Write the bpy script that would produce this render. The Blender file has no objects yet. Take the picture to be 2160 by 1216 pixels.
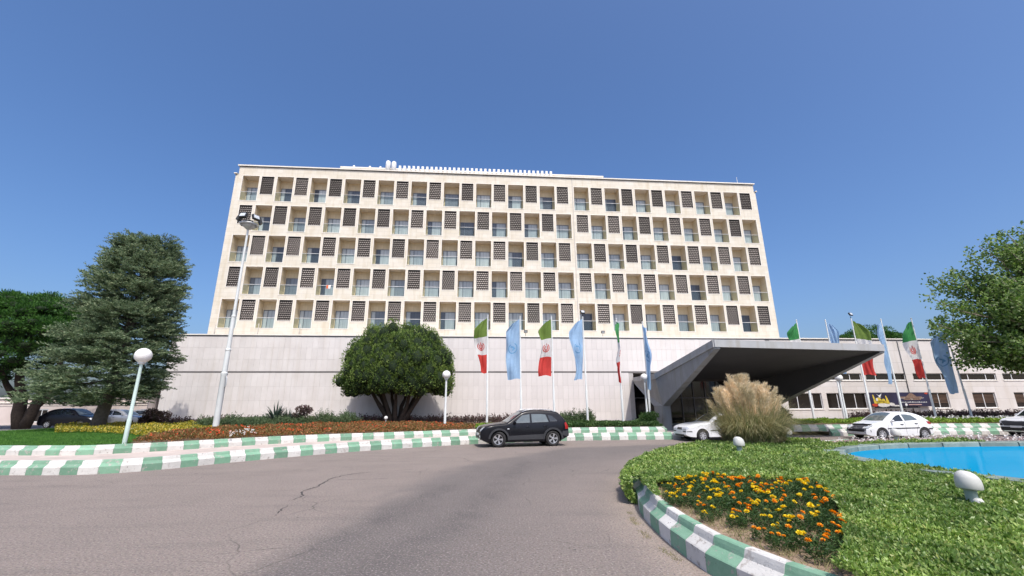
import bpy, math, random
import numpy as np
from mathutils import Vector, Matrix

# ------------------------------------------------------------------ camera, sky, sun, exposure
SC = bpy.context.scene
COL = SC.collection
R = math.radians
CAM_H = 1.85
F_PX, PITCH, ROLL = 916.9, R(15.203), 0.0063
cam_d = bpy.data.cameras.new('camera')
cam_d.sensor_width = 36.0
cam_d.lens = F_PX / 2160 * 36.0
cam_d.clip_start = 0.05
cam_d.clip_end = 5000
cam = bpy.data.objects.new('camera', cam_d)
COL.objects.link(cam)
cam.matrix_world = Matrix.Translation((0, 0, CAM_H)) @ Matrix.Rotation(math.pi / 2 + PITCH, 4, 'X') @ Matrix.Rotation(-ROLL, 4, 'Z')
SC.camera = cam

SUN_EL, SUN_AZ = R(58), R(18)          # azimuth: degrees to the right of straight behind the camera
sun_dir = Vector((math.sin(SUN_AZ) * math.cos(SUN_EL), -math.cos(SUN_AZ) * math.cos(SUN_EL), math.sin(SUN_EL)))
world = bpy.data.worlds.new('World')
SC.world = world
world.use_nodes = True
wn = world.node_tree.nodes
wl = world.node_tree.links
bg = wn['Background']
sky = wn.new('ShaderNodeTexSky')
sky.sky_type = 'NISHITA'
sky.sun_disc = False
sky.sun_elevation = SUN_EL
sky.sun_rotation = math.atan2(sun_dir.x, sun_dir.y)
sky.altitude = 0
sky.air_density = 0.9
sky.dust_density = 4.0
sky.ozone_density = 5.0
bg.inputs['Strength'].default_value = 0.135
hs_ = wn.new('ShaderNodeHueSaturation')
hs_.inputs['Saturation'].default_value = 1.18
hs_.inputs['Hue'].default_value = 0.503
wl.new(sky.outputs['Color'], hs_.inputs['Color'])
wl.new(hs_.outputs['Color'], bg.inputs['Color'])
sun_d = bpy.data.lights.new('sun', 'SUN')
sun_d.energy = 2.48
sun_d.angle = R(0.53)
sun_d.color = (1.0, 0.95, 0.88)
sun = bpy.data.objects.new('sun', sun_d)
COL.objects.link(sun)
sun.rotation_euler = sun_dir.to_track_quat('Z', 'Y').to_euler()
sun.location = (0, 0, 60)
SC.view_settings.view_transform = 'Standard'
SC.view_settings.look = 'None'
SC.view_settings.exposure = 0.6
SC.view_settings.gamma = 1.0
SC.view_settings.use_curve_mapping = False
SC.cycles.max_bounces = 6
SC.cycles.transparent_max_bounces = 12

rnd = random.Random(7)
RNG = np.random.default_rng(11)

# ------------------------------------------------------------------ pixels of the photograph to directions
def ray(x, y):
    a, b = (x - 1080) / F_PX, (608 - y) / F_PX
    c, s = math.cos(ROLL), math.sin(ROLL)
    u, v = c * a + s * b, -s * a + c * b
    return Vector((u, math.cos(PITCH) - v * math.sin(PITCH), math.sin(PITCH) + v * math.cos(PITCH)))
def on_ground(x, y, z=0.0):            # where the pixel's ray meets the level z
    d = ray(x, y)
    t = (z - CAM_H) / d.z
    return Vector((d.x * t, d.y * t, z))
def at_depth(x, y, Y):
    d = ray(x, y)
    t = Y / d.y
    return Vector((d.x * t, Y, CAM_H + d.z * t))

# ------------------------------------------------------------------ materials
MATS = {}
def new_mat(name):
    m = bpy.data.materials.new(name)
    m.use_nodes = True
    MATS[name] = m
    return m, m.node_tree.nodes, m.node_tree.links, m.node_tree.nodes['Principled BSDF']
def rgb(c):
    return (c[0], c[1], c[2], 1.0)
def surf(name, col, rough=0.7, var=0.12, scale=3.0, bump=0.0, bscale=60.0, metal=0.0, spec=0.4, obj_var=0.0, col2=None, detail=5.0, coat=0.0):
    """plain surface with uneven colour, fine grain and optional per-object tint"""
    m, n, l, p = new_mat(name)
    tc = n.new('ShaderNodeTexCoord')
    nz = n.new('ShaderNodeTexNoise'); nz.inputs['Scale'].default_value = scale; nz.inputs['Detail'].default_value = detail
    nz.inputs['Roughness'].default_value = 0.65
    l.new(tc.outputs['Object'], nz.inputs['Vector'])
    cr = n.new('ShaderNodeValToRGB')
    c2 = col2 if col2 else tuple(min(1, x * (1 + var)) for x in col)
    c1 = tuple(x * (1 - var) for x in col) if not col2 else col
    cr.color_ramp.elements[0].position = 0.3; cr.color_ramp.elements[1].position = 0.7
    cr.color_ramp.elements[0].color = rgb(c1); cr.color_ramp.elements[1].color = rgb(c2)
    l.new(nz.outputs['Fac'], cr.inputs['Fac'])
    out = cr.outputs['Color']
    if obj_var:
        oi = n.new('ShaderNodeObjectInfo')
        mr = n.new('ShaderNodeMapRange'); mr.inputs['To Min'].default_value = 1 - obj_var; mr.inputs['To Max'].default_value = 1 + obj_var
        l.new(oi.outputs['Random'], mr.inputs['Value'])
        hv = n.new('ShaderNodeHueSaturation')
        l.new(mr.outputs['Result'], hv.inputs['Value']); l.new(out, hv.inputs['Color'])
        out = hv.outputs['Color']
    l.new(out, p.inputs['Base Color'])
    p.inputs['Roughness'].default_value = rough
    p.inputs['Metallic'].default_value = metal
    p.inputs['Specular IOR Level'].default_value = spec
    if coat:
        p.inputs['Coat Weight'].default_value = coat
        p.inputs['Coat Roughness'].default_value = 0.04
    if bump:
        nb = n.new('ShaderNodeTexNoise'); nb.inputs['Scale'].default_value = bscale; nb.inputs['Detail'].default_value = 4
        l.new(tc.outputs['Object'], nb.inputs['Vector'])
        b = n.new('ShaderNodeBump'); b.inputs['Strength'].default_value = bump; b.inputs['Distance'].default_value = 0.02
        l.new(nb.outputs['Fac'], b.inputs['Height']); l.new(b.outputs['Normal'], p.inputs['Normal'])
    return m
def leaf_mat(name, cols, rough=0.55, trans=0.25, spec=0.3, patch=1.6, amp=0.28):
    """foliage: every leaf takes its own tone between the given colours"""
    m, n, l, p = new_mat(name)
    g = n.new('ShaderNodeNewGeometry')
    cr = n.new('ShaderNodeValToRGB')
    els = cr.color_ramp.elements
    while len(els) < len(cols):
        els.new(0.5)
    for i, c in enumerate(cols):
        els[i].position = i / max(1, len(cols) - 1); els[i].color = rgb(c)
    l.new(g.outputs['Random Per Island'], cr.inputs['Fac'])
    # whole shoots differ a little from their neighbours
    tc = n.new('ShaderNodeTexCoord'); nz = n.new('ShaderNodeTexNoise'); nz.inputs['Scale'].default_value = patch; nz.inputs['Detail'].default_value = 3
    l.new(tc.outputs['Object'], nz.inputs['Vector'])
    mr = n.new('ShaderNodeMapRange'); mr.inputs['From Min'].default_value = 0.3; mr.inputs['From Max'].default_value = 0.7
    mr.inputs['To Min'].default_value = 1 - amp; mr.inputs['To Max'].default_value = 1 + amp
    mh = n.new('ShaderNodeMapRange'); mh.inputs['From Min'].default_value = 0.3; mh.inputs['From Max'].default_value = 0.7
    mh.inputs['To Min'].default_value = 0.512; mh.inputs['To Max'].default_value = 0.488
    l.new(nz.outputs['Fac'], mr.inputs['Value']); l.new(nz.outputs['Fac'], mh.inputs['Value'])
    hp = n.new('ShaderNodeHueSaturation'); l.new(cr.outputs['Color'], hp.inputs['Color']); l.new(mr.outputs['Result'], hp.inputs['Value']); l.new(mh.outputs['Result'], hp.inputs['Hue'])
    cr = hp
    l.new(cr.outputs['Color'], p.inputs['Base Color'])
    p.inputs['Roughness'].default_value = rough
    p.inputs['Specular IOR Level'].default_value = spec
    tr = n.new('ShaderNodeBsdfTranslucent')
    hs = n.new('ShaderNodeHueSaturation'); hs.inputs['Value'].default_value = 1.3; hs.inputs['Saturation'].default_value = 1.1
    l.new(cr.outputs['Color'], hs.inputs['Color']); l.new(hs.outputs['Color'], tr.inputs['Color'])
    mx = n.new('ShaderNodeMixShader'); mx.inputs['Fac'].default_value = trans
    l.new(p.outputs['BSDF'], mx.inputs[1]); l.new(tr.outputs['BSDF'], mx.inputs[2])
    l.new(mx.outputs['Shader'], n['Material Output'].inputs['Surface'])
    return m
def clear_glass(name, tint, gloss=0.12, rough=0.02):
    m, n, l, p = new_mat(name)
    t = n.new('ShaderNodeBsdfTransparent'); t.inputs['Color'].default_value = rgb(tint)
    g = n.new('ShaderNodeBsdfGlossy'); g.inputs['Roughness'].default_value = rough; g.inputs['Color'].default_value = (0.9, 0.95, 1, 1)
    lw = n.new('ShaderNodeLayerWeight'); lw.inputs['Blend'].default_value = 0.10
    ma = n.new('ShaderNodeMath'); ma.operation = 'ADD'; ma.inputs[1].default_value = gloss
    l.new(lw.outputs['Fresnel'], ma.inputs[0])
    mx = n.new('ShaderNodeMixShader')
    l.new(ma.outputs[0], mx.inputs['Fac']); l.new(t.outputs[0], mx.inputs[1]); l.new(g.outputs[0], mx.inputs[2])
    l.new(mx.outputs[0], n['Material Output'].inputs['Surface'])
    return m

# ------------------------------------------------------------------ mesh helpers
class MB:
    """collects faces, builds ONE mesh object"""
    def __init__(s):
        s.v = []; s.f = []; s.mi = []
    def add(s, vs, fs, mi=0):
        o = len(s.v)
        s.v.extend([tuple(x) for x in vs])
        for f in fs:
            s.f.append(tuple(i + o for i in f)); s.mi.append(mi)
        return s
    def box(s, x0, x1, y0, y1, z0, z1, mi=0, M=None):
        vs = [Vector((x, y, z)) for z in (z0, z1) for y in (y0, y1) for x in (x0, x1)]
        if M is not None:
            vs = [M @ v for v in vs]
        return s.add(vs, [(0, 2, 3, 1), (4, 5, 7, 6), (0, 1, 5, 4), (2, 6, 7, 3), (0, 4, 6, 2), (1, 3, 7, 5)], mi)
    def quad(s, a, b, c, d, mi=0):
        return s.add([a, b, c, d], [(0, 1, 2, 3)], mi)
    def tube(s, pts, rad, n=8, mi=0, cap=True):
        pts = [Vector(p) for p in pts]
        if not hasattr(rad, '__len__'):
            rad = [rad] * len(pts)
        rings = []
        prev = None
        for i, p in enumerate(pts):
            d = (pts[min(i + 1, len(pts) - 1)] - pts[max(i - 1, 0)]).normalized()
            if prev is None:
                a = d.orthogonal().normalized()
            else:
                a = (prev - d * prev.dot(d))
                a = a.normalized() if a.length > 1e-6 else d.orthogonal().normalized()
            prev = a
            b = d.cross(a)
            rings.append([p + (a * math.cos(2 * math.pi * k / n) + b * math.sin(2 * math.pi * k / n)) * rad[i] for k in range(n)])
        vs = [v for r in rings for v in r]
        fs = []
        for i in range(len(pts) - 1):
            for k in range(n):
                fs.append((i * n + k, i * n + (k + 1) % n, (i + 1) * n + (k + 1) % n, (i + 1) * n + k))
        if cap:
            fs.append(tuple(range(n - 1, -1, -1)))
            fs.append(tuple((len(pts) - 1) * n + k for k in range(n)))
        return s.add(vs, fs, mi)
    def lathe(s, prof, n=16, mi=0, M=None, a0=0.0, a1=2 * math.pi):
        full = abs(a1 - a0 - 2 * math.pi) < 1e-6
        m = n if full else n + 1
        vs = []
        for r, z in prof:
            for k in range(m):
                a = a0 + (a1 - a0) * k / n
                v = Vector((r * math.cos(a), r * math.sin(a), z))
                vs.append(M @ v if M is not None else v)
        fs = []
        for i in range(len(prof) - 1):
            for k in range(n):
                k2 = (k + 1) % m
                fs.append((i * m + k, i * m + k2, (i + 1) * m + k2, (i + 1) * m + k))
        return s.add(vs, fs, mi)
    def prism(s, poly, axis, t0, t1, mi=0, M=None):
        """polygon in the plane across AXIS (0,1,2), extruded from t0 to t1 along it"""
        def mk(p, t):
            if axis == 0: v = Vector((t, p[0], p[1]))
            elif axis == 1: v = Vector((p[0], t, p[1]))
            else: v = Vector((p[0], p[1], t))
            return M @ v if M is not None else v
        n = len(poly)
        vs = [mk(p, t0) for p in poly] + [mk(p, t1) for p in poly]
        fs = [tuple(range(n - 1, -1, -1)), tuple(range(n, 2 * n))]
        for i in range(n):
            j = (i + 1) % n
            fs.append((i, j, n + j, n + i))
        return s.add(vs, fs, mi)
    def mesh(s, name):
        me = bpy.data.meshes.new(name)
        me.from_pydata(s.v, [], s.f)
        return me
    def build(s, name, mat, parent=None, smooth=False, fix=True):
        me = s.mesh(name)
        mats = mat if isinstance(mat, (list, tuple)) else [mat]
        for m in mats:
            me.materials.append(MATS[m] if isinstance(m, str) else m)
        if len(mats) > 1:
            me.polygons.foreach_set('material_index', s.mi)
        if fix:
            import bmesh
            bm = bmesh.new(); bm.from_mesh(me)
            bmesh.ops.recalc_face_normals(bm, faces=bm.faces)
            bm.to_mesh(me); bm.free()
        if smooth:
            me.polygons.foreach_set('use_smooth', [True] * len(me.polygons))
        me.update()
        o = bpy.data.objects.new(name, me)
        COL.objects.link(o)
        if parent is not None:
            o.parent = parent
        return o
def sharp(o, ang=35):
    """smooth shading that keeps edges sharper than ANG"""
    me = o.data
    me.polygons.foreach_set('use_smooth', [True] * len(me.polygons))
    try:
        me.set_sharp_from_angle(angle=R(ang))
    except Exception:
        pass
    return o
def np_mesh(name, V, nper, mat, parent=None, mats_idx=None):
    """V: (n, nper, 3) loose polygons of nper corners each, as one mesh"""
    n = V.shape[0]
    me = bpy.data.meshes.new(name)
    me.vertices.add(n * nper)
    me.vertices.foreach_set('co', V.reshape(-1).astype(np.float32))
    me.loops.add(n * nper)
    me.loops.foreach_set('vertex_index', np.arange(n * nper, dtype=np.int32))
    me.polygons.add(n)
    me.polygons.foreach_set('loop_start', np.arange(0, n * nper, nper, dtype=np.int32))
    mats = mat if isinstance(mat, (list, tuple)) else [mat]
    for m in mats:
        me.materials.append(MATS[m])
    if mats_idx is not None:
        me.polygons.foreach_set('material_index', mats_idx.astype(np.int32))
    me.update(calc_edges=True)
    o = bpy.data.objects.new(name, me)
    COL.objects.link(o)
    if parent is not None:
        o.parent = parent
    return o
def unit(a):
    return a / np.maximum(np.linalg.norm(a, axis=-1, keepdims=True), 1e-9)
def leaf_quads(P, D, L, W, side=None, lift=0.0):
    """diamond leaves: base P, direction D, length L, width W"""
    n = len(P)
    D = unit(D)
    if side is None:
        side = unit(np.cross(D, RNG.normal(size=(n, 3))))
    L = np.broadcast_to(np.asarray(L, float), (n,))[:, None]
    W = np.broadcast_to(np.asarray(W, float), (n,))[:, None]
    mid = P + D * L * 0.45
    V = np.stack([P, mid + side * W * 0.5, P + D * L, mid - side * W * 0.5], 1)
    return V
def blade_tris(P, D, L, W, side=None):
    n = len(P)
    D = unit(D)
    if side is None:
        side = unit(np.cross(D, RNG.normal(size=(n, 3))))
    L = np.broadcast_to(np.asarray(L, float), (n,))[:, None]
    W = np.broadcast_to(np.asarray(W, float), (n,))[:, None]
    return np.stack([P - side * W * 0.5, P + side * W * 0.5, P + D * L], 1)

# ------------------------------------------------------------------ things, parts, copies
def tag(o, label=None, cat=None, group=None, kind=None):
    if label: o['label'] = label
    if cat: o['category'] = cat
    if group: o['group'] = group
    if kind: o['kind'] = kind
    return o
def thing(name, label, cat, loc=(0, 0, 0), rz=0.0, group=None):
    o = bpy.data.objects.new(name, None)
    o.empty_display_size = 0.2
    COL.objects.link(o)
    o.location = loc
    o.rotation_euler = (0, 0, rz)
    return tag(o, label, cat, group)
def put(src, parent=None, loc=None, rot=None, scale=None):
    """copy of one object that shares its mesh"""
    c = src.copy()
    COL.objects.link(c)
    if parent is not None: c.parent = parent
    if loc is not None: c.location = loc
    if rot is not None: c.rotation_euler = rot
    if scale is not None: c.scale = scale
    return c
def copy_tree(o, parent=None):
    c = o.copy()
    COL.objects.link(c)
    c.parent = parent
    for ch in list(o.children):
        copy_tree(ch, c)
    return c
def catmull(pts, step=0.5):
    pts = [Vector(p) for p in pts]
    out = []
    P = [pts[0] * 2 - pts[1]] + pts + [pts[-1] * 2 - pts[-2]]
    for i in range(1, len(P) - 2):
        a, b, c, d = P[i - 1], P[i], P[i + 1], P[i + 2]
        for k in range(24):
            t = k / 24
            out.append(0.5 * ((2 * b) + (c - a) * t + (2 * a - 5 * b + 4 * c - d) * t * t + (3 * b - a - 3 * c + d) * t ** 3))
    out.append(pts[-1])
    res = [out[0]]
    acc = 0.0
    for a, b in zip(out, out[1:]):
        seg = (b - a).length
        while seg > 0 and acc + seg >= step:
            a = a + (b - a) * ((step - acc) / seg)
            res.append(a.copy())
            seg = (b - a).length
            acc = 0.0
        acc += seg
    return res
def inside(poly, X, Y):
    """mask of the points inside a plan polygon"""
    X = np.asarray(X); Y = np.asarray(Y)
    m = np.zeros(X.shape, bool)
    n = len(poly)
    for i in range(n):
        x1, y1 = poly[i][0], poly[i][1]
        x2, y2 = poly[(i + 1) % n][0], poly[(i + 1) % n][1]
        c = ((y1 > Y) != (y2 > Y)) & (X < (x2 - x1) * (Y - y1) / ((y2 - y1) if y2 != y1 else 1e-9) + x1)
        m ^= c
    return m
def scatter(poly, n):
    a = np.array([(p[0], p[1]) for p in poly])
    lo, hi = a.min(0), a.max(0)
    out = np.zeros((0, 2))
    while len(out) < n:
        q = RNG.uniform(lo, hi, size=(n * 2, 2))
        q = q[inside(poly, q[:, 0], q[:, 1])]
        out = np.vstack([out, q])
    return out[:n]
def snoise(x, y, s=1.0, seed=0.0):
    """cheap smooth noise, -1..1"""
    return (np.sin(x * 1.7 / s + seed) * np.cos(y * 1.3 / s - seed * 1.7) + np.sin((x + y) * 0.9 / s + seed * 2.3) * 0.6 + np.cos((x * 0.6 - y * 1.1) / s * 2.1 + seed) * 0.4) / 2.0

# ------------------------------------------------------------------ surface materials of the setting
def asphalt_mat():
    m, n, l, p = new_mat('asphalt')
    tc = n.new('ShaderNodeTexCoord')
    def noise(sc, det=6, ro=0.6):
        z = n.new('ShaderNodeTexNoise'); z.inputs['Scale'].default_value = sc; z.inputs['Detail'].default_value = det; z.inputs['Roughness'].default_value = ro
        l.new(tc.outputs['Object'], z.inputs['Vector']); return z.outputs['Fac']
    def mix(a, b, fac, mode='MIX'):
        x = n.new('ShaderNodeMix'); x.data_type = 'RGBA'; x.blend_type = mode
        for sock, val in ((x.inputs[6], a), (x.inputs[7], b), (x.inputs[0], fac)):
            if hasattr(val, 'is_linked'): l.new(val, sock)
            elif isinstance(val, tuple): sock.default_value = rgb(val)
            else: sock.default_value = val
        return x.outputs[2]
    def rng(v, a, b, lo=0.0, hi=1.0):
        r = n.new('ShaderNodeMapRange'); r.clamp = True
        for k, val in zip(('From Min', 'From Max', 'To Min', 'To Max'), (a, b, lo, hi)): r.inputs[k].default_value = val
        l.new(v, r.inputs['Value']); return r.outputs['Result']
    def mul(a, b):
        x = n.new('ShaderNodeMath'); x.operation = 'MULTIPLY'
        for i, v in enumerate((a, b)):
            if hasattr(v, 'is_linked'): l.new(v, x.inputs[i])
            else: x.inputs[i].default_value = v
        return x.outputs[0]
    at = n.new('ShaderNodeAttribute'); at.attribute_name = 'newer'
    du = n.new('ShaderNodeAttribute'); du.attribute_name = 'dust'
    st = n.new('ShaderNodeAttribute'); st.attribute_name = 'stain'
    old = mix((0.190, 0.158, 0.137), (0.292, 0.240, 0.207), noise(0.55))
    new = mix((0.115, 0.100, 0.092), (0.190, 0.164, 0.149), noise(0.8))
    c = mix(old, new, at.outputs['Fac'])
    c = mix(c, (0.095, 0.085, 0.08), mul(st.outputs['Fac'], rng(noise(1.6), 0.35, 0.7)))
    # long smeared patches where tyres polish the surface
    mp = n.new('ShaderNodeMapping'); mp.inputs['Scale'].default_value = (0.25, 1.5, 1); mp.inputs['Rotation'].default_value = (0, 0, -0.45)
    l.new(tc.outputs['Object'], mp.inputs['Vector'])
    ns = n.new('ShaderNodeTexNoise'); ns.inputs['Scale'].default_value = 1.1; ns.inputs['Detail'].default_value = 7; ns.inputs['Roughness'].default_value = 0.7
    l.new(mp.outputs['Vector'], ns.inputs['Vector'])
    c = mix(c, (0.09, 0.08, 0.075), rng(ns.outputs['Fac'], 0.52, 0.80, 0, 0.5))
    c = mix(c, (0.36, 0.29, 0.235), mul(du.outputs['Fac'], rng(noise(3.0), 0.2, 0.7, 0.45, 1.0)))
    # stones of the surface
    vo = n.new('ShaderNodeTexVoronoi'); vo.inputs['Scale'].default_value = 75; l.new(tc.outputs['Object'], vo.inputs['Vector'])
    c = mix(c, vo.outputs['Color'], 0.05, 'OVERLAY')
    c = mix(c, (0.07, 0.065, 0.062), rng(noise(30, 3), 0.50, 0.68, 0, 0.75))
    c = mix(c, (0.44, 0.38, 0.35), rng(noise(34, 2), 0.54, 0.72, 0, 0.65))
    # web of hairline cracks in the older parts
    wv = n.new('ShaderNodeTexNoise'); wv.inputs['Scale'].default_value = 1.5; l.new(tc.outputs['Object'], wv.inputs['Vector'])
    wm = n.new('ShaderNodeMix'); wm.data_type = 'RGBA'; wm.inputs[0].default_value = 0.25; l.new(tc.outputs['Object'], wm.inputs[6]); l.new(wv.outputs['Color'], wm.inputs[7])
    vc = n.new('ShaderNodeTexVoronoi'); vc.feature = 'DISTANCE_TO_EDGE'; vc.inputs['Scale'].default_value = 0.75; l.new(wm.outputs[2], vc.inputs['Vector'])
    c = mix(c, (0.06, 0.055, 0.05), mul(rng(vc.outputs['Distance'], 0.002, 0.009, 0.75, 0.0), rng(noise(0.4), 0.50, 0.62)))
    # small dark spots of oil and tar
    v2 = n.new('ShaderNodeTexVoronoi'); v2.inputs['Scale'].default_value = 0.9; l.new(tc.outputs['Object'], v2.inputs['Vector'])
    c = mix(c, (0.06, 0.055, 0.052), mul(rng(v2.outputs['Distance'], 0.03, 0.075, 0.75, 0.0), rng(noise(9), 0.45, 0.6)))
    l.new(c, p.inputs['Base Color'])
    p.inputs['Roughness'].default_value = 0.85
    p.inputs['Specular IOR Level'].default_value = 0.3
    b = n.new('ShaderNodeBump'); b.inputs['Strength'].default_value = 0.8; b.inputs['Distance'].default_value = 0.02
    l.new(noise(34, 4), b.inputs['Height']); l.new(b.outputs['Normal'], p.inputs['Normal'])
asphalt_mat()
surf('concrete_strip', (0.50, 0.42, 0.37), 0.9, 0.18, 1.2, 0.3, 90)
surf('paving', (0.30, 0.29, 0.28), 0.7, 0.15, 1.0, 0.2, 60)
def kerb_paint(name, c1, c2, var):
    """old paint: uneven coat, worn patches down to the concrete, dark scuffs"""
    m, n, l, p = new_mat(name)
    tc = n.new('ShaderNodeTexCoord'); oi = n.new('ShaderNodeObjectInfo')
    ad = n.new('ShaderNodeVectorMath'); ad.operation = 'ADD'
    sc = n.new('ShaderNodeVectorMath'); sc.operation = 'SCALE'; sc.inputs['Scale'].default_value = 37.0
    l.new(oi.outputs['Location'], sc.inputs[0]); l.new(tc.outputs['Object'], ad.inputs[0]); l.new(sc.outputs[0], ad.inputs[1])
    def nz(s, d=5):
        z = n.new('ShaderNodeTexNoise'); z.inputs['Scale'].default_value = s; z.inputs['Detail'].default_value = d; z.inputs['Roughness'].default_value = 0.7
        l.new(ad.outputs[0], z.inputs['Vector']); return z.outputs['Fac']
    def rg(v, a, b, c, d):
        r = n.new('ShaderNodeMapRange'); r.inputs['From Min'].default_value = a; r.inputs['From Max'].default_value = b; r.inputs['To Min'].default_value = c; r.inputs['To Max'].default_value = d
        l.new(v, r.inputs['Value']); return r.outputs['Result']
    def mx(a, b, f):
        x = n.new('ShaderNodeMix'); x.data_type = 'RGBA'
        for s_, v in ((x.inputs[6], a), (x.inputs[7], b), (x.inputs[0], f)):
            if hasattr(v, 'is_linked'): l.new(v, s_)
            else: s_.default_value = rgb(v)
        return x.outputs[2]
    c = mx(c1, c2, rg(nz(3.0), 0.3, 0.7, 0, 1))
    hv = n.new('ShaderNodeHueSaturation'); l.new(c, hv.inputs['Color']); l.new(rg(oi.outputs['Random'], 0, 1, 1 - var, 1 + var), hv.inputs['Value'])
    c = mx(hv.outputs['Color'], (0.40, 0.36, 0.32), rg(nz(7.0), 0.57, 0.63, 0, 0.8))
    c = mx(c, (0.10, 0.09, 0.08), rg(nz(14.0), 0.62, 0.70, 0, 0.75))
    l.new(c, p.inputs['Base Color']); p.inputs['Roughness'].default_value = 0.8
    b = n.new('ShaderNodeBump'); b.inputs['Strength'].default_value = 0.35; b.inputs['Distance'].default_value = 0.02
    l.new(nz(22.0), b.inputs['Height']); l.new(b.outputs['Normal'], p.inputs['Normal'])
kerb_paint('kerb_white', (0.53, 0.51, 0.47), (0.65, 0.63, 0.585), 0.10)
kerb_paint('kerb_green', (0.145, 0.285, 0.185), (0.21, 0.365, 0.25), 0.18)
surf('mortar', (0.33, 0.30, 0.27), 0.95, 0.2, 5.0, 0.4, 60)
surf('soil', (0.17, 0.115, 0.075), 0.95, 0.35, 2.5, 0.8, 25)
surf('soil_dry', (0.26, 0.185, 0.125), 0.95, 0.28, 4.0, 0.9, 30)
surf('lawn_soil', (0.055, 0.115, 0.03), 0.95, 0.3, 0.8, 0.5, 40)
surf('terrain_soil', (0.24, 0.20, 0.16), 0.95, 0.25, 0.2)
surf('parking_asphalt', (0.20, 0.19, 0.185), 0.9, 0.15, 1.0, 0.3, 60)
surf('coping_stone', (0.19, 0.235, 0.205), 0.6, 0.28, 2.5, 0.35, 30, obj_var=0.12)
surf('pool_paint', (0.02, 0.30, 0.62), 0.5, 0.08, 1.0)

# ------------------------------------------------------------------ ground
BED = 0.56                                  # level of the planted beds above the road
STRIP = 0.34                                # level of the narrow walk between the two kerbs
mb = MB(); mb.quad((-2500, -2500, -0.03), (2500, -2500, -0.03), (2500, 2500, -0.03), (-2500, 2500, -0.03))
tag(mb.build('ground', 'terrain_soil'), kind='structure')

def poly_dist(px, py, pts):
    """signed distance to a polyline, positive on its right-hand side"""
    best = np.full(px.shape, 1e9); sign = np.ones(px.shape)
    for (x1, y1), (x2, y2) in zip(pts, pts[1:]):
        dx, dy = x2 - x1, y2 - y1
        t = np.clip(((px - x1) * dx + (py - y1) * dy) / (dx * dx + dy * dy), 0, 1)
        d = np.hypot(px - x1 - t * dx, py - y1 - t * dy)
        s = np.where(dx * (py - y1) - dy * (px - x1) > 0, -1.0, 1.0)
        upd = d < best
        best = np.where(upd, d, best); sign = np.where(upd, s, sign)
    return best, sign
def g2(x, y, z=0.0):
    p = on_ground(x, y, z)
    return (p.x, p.y)
# outline of the round garden in front (road level)
ISLAND_FRONT = [g2(1345, 1062), g2(1352, 1085), g2(1380, 1118), g2(1420, 1155), g2(1470, 1193), g2(1505, 1216)]
ISLAND = [(14.5, 20.2), (11.3, 18.6), (8.2, 17.5), (6.2, 16.3), (4.4, 14.2), (3.3, 12.3), (2.65, 10.6)] + ISLAND_FRONT + \
         [(2.55, 4.5), (3.3, 3.3), (4.6, 2.3), (7.5, 1.3), (13, 0.8), (22, 2), (30, 6), (33, 12), (30, 18), (22, 20.8)]
def road():
    xs = np.arange(-34, 40.01, 0.25); ys = np.arange(-6, 30.01, 0.25)
    X, Y = np.meshgrid(xs, ys)
    nx, ny = len(xs), len(ys)
    Z = np.zeros_like(X)
    V = np.stack([X, Y, Z], -1).reshape(-1, 3)
    idx = np.arange(nx * ny).reshape(ny, nx)
    Fq = np.stack([idx[:-1, :-1], idx[:-1, 1:], idx[1:, 1:], idx[1:, :-1]], -1).reshape(-1, 4)
    me = bpy.data.meshes.new('road')
    me.from_pydata(V.tolist(), [], Fq.tolist())
    me.materials.append(MATS['asphalt'])
    edge = [g2(*q) for q in ((400, 1300), (531, 1216), (641, 1149), (758, 1088), (875, 1023), (972, 984), (1060, 968))] + [(2.5, 21.0), (9, 23.0), (30, 24)]
    d, s = poly_dist(X, Y, edge)
    newer = np.clip(0.5 + s * (d + snoise(X, Y, 0.5, 1.0) * 0.28) * 1.3, 0, 1)
    isl = np.array(ISLAND + [ISLAND[0]])
    di, _ = poly_dist(X, Y, [tuple(q) for q in isl])
    dust = np.clip(1 - (di + snoise(X, Y, 0.8, 3) * 0.2) / 0.75, 0, 1)
    newer = newer * np.clip((di - 0.3) / 3.0, 0.25, 1)
    tr1 = [g2(*q) for q in ((560, 1216), (667, 1153), (790, 1105), (960, 1020))]
    tr2 = [g2(*q) for q in ((700, 1240), (836, 1172), (985, 1090), (1080, 1000), (1110, 975))]
    d1, _ = poly_dist(X, Y, tr1); d2, _ = poly_dist(X, Y, tr2)
    stain = np.clip(np.maximum(1 - d1 / 0.45, 1 - d2 / 0.5), 0, 1) ** 0.8
    for nm, a in (('newer', newer), ('dust', dust), ('stain', stain)):
        at = me.attributes.new(nm, 'FLOAT', 'POINT')
        at.data.foreach_set('value', a.reshape(-1).astype(np.float32))
    me.update()
    o = bpy.data.objects.new('road', me); COL.objects.link(o)
    tag(o, kind='structure')
    # cracks: thin sunken seams that wander over the old surface
    return o
ROAD = road()
surf('crack_tar', (0.055, 0.05, 0.048), 0.95, 0.2, 8.0)
def crack(pts, w):
    mb = MB(); L = []; Rr = []
    path = catmull([(p[0], p[1], 0.004) for p in pts], 0.07)
    for i, p in enumerate(path):
        a = path[max(0, i - 1)]; b = path[min(len(path) - 1, i + 1)]
        d = (b - a).normalized(); nrm = Vector((-d.y, d.x, 0))
        j = nrm * rnd.gauss(0, 0.018); ww = w * (0.35 + rnd.random()) * min(1, i / 6 + 0.15, (len(path) - 1 - i) / 6 + 0.15)
        L.append(p + j + nrm * ww); Rr.append(p + j - nrm * ww)
    for i in range(len(path) - 1):
        mb.quad(Rr[i], Rr[i + 1], L[i + 1], L[i])
    mb.build('crack', 'crack_tar', ROAD)
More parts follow.
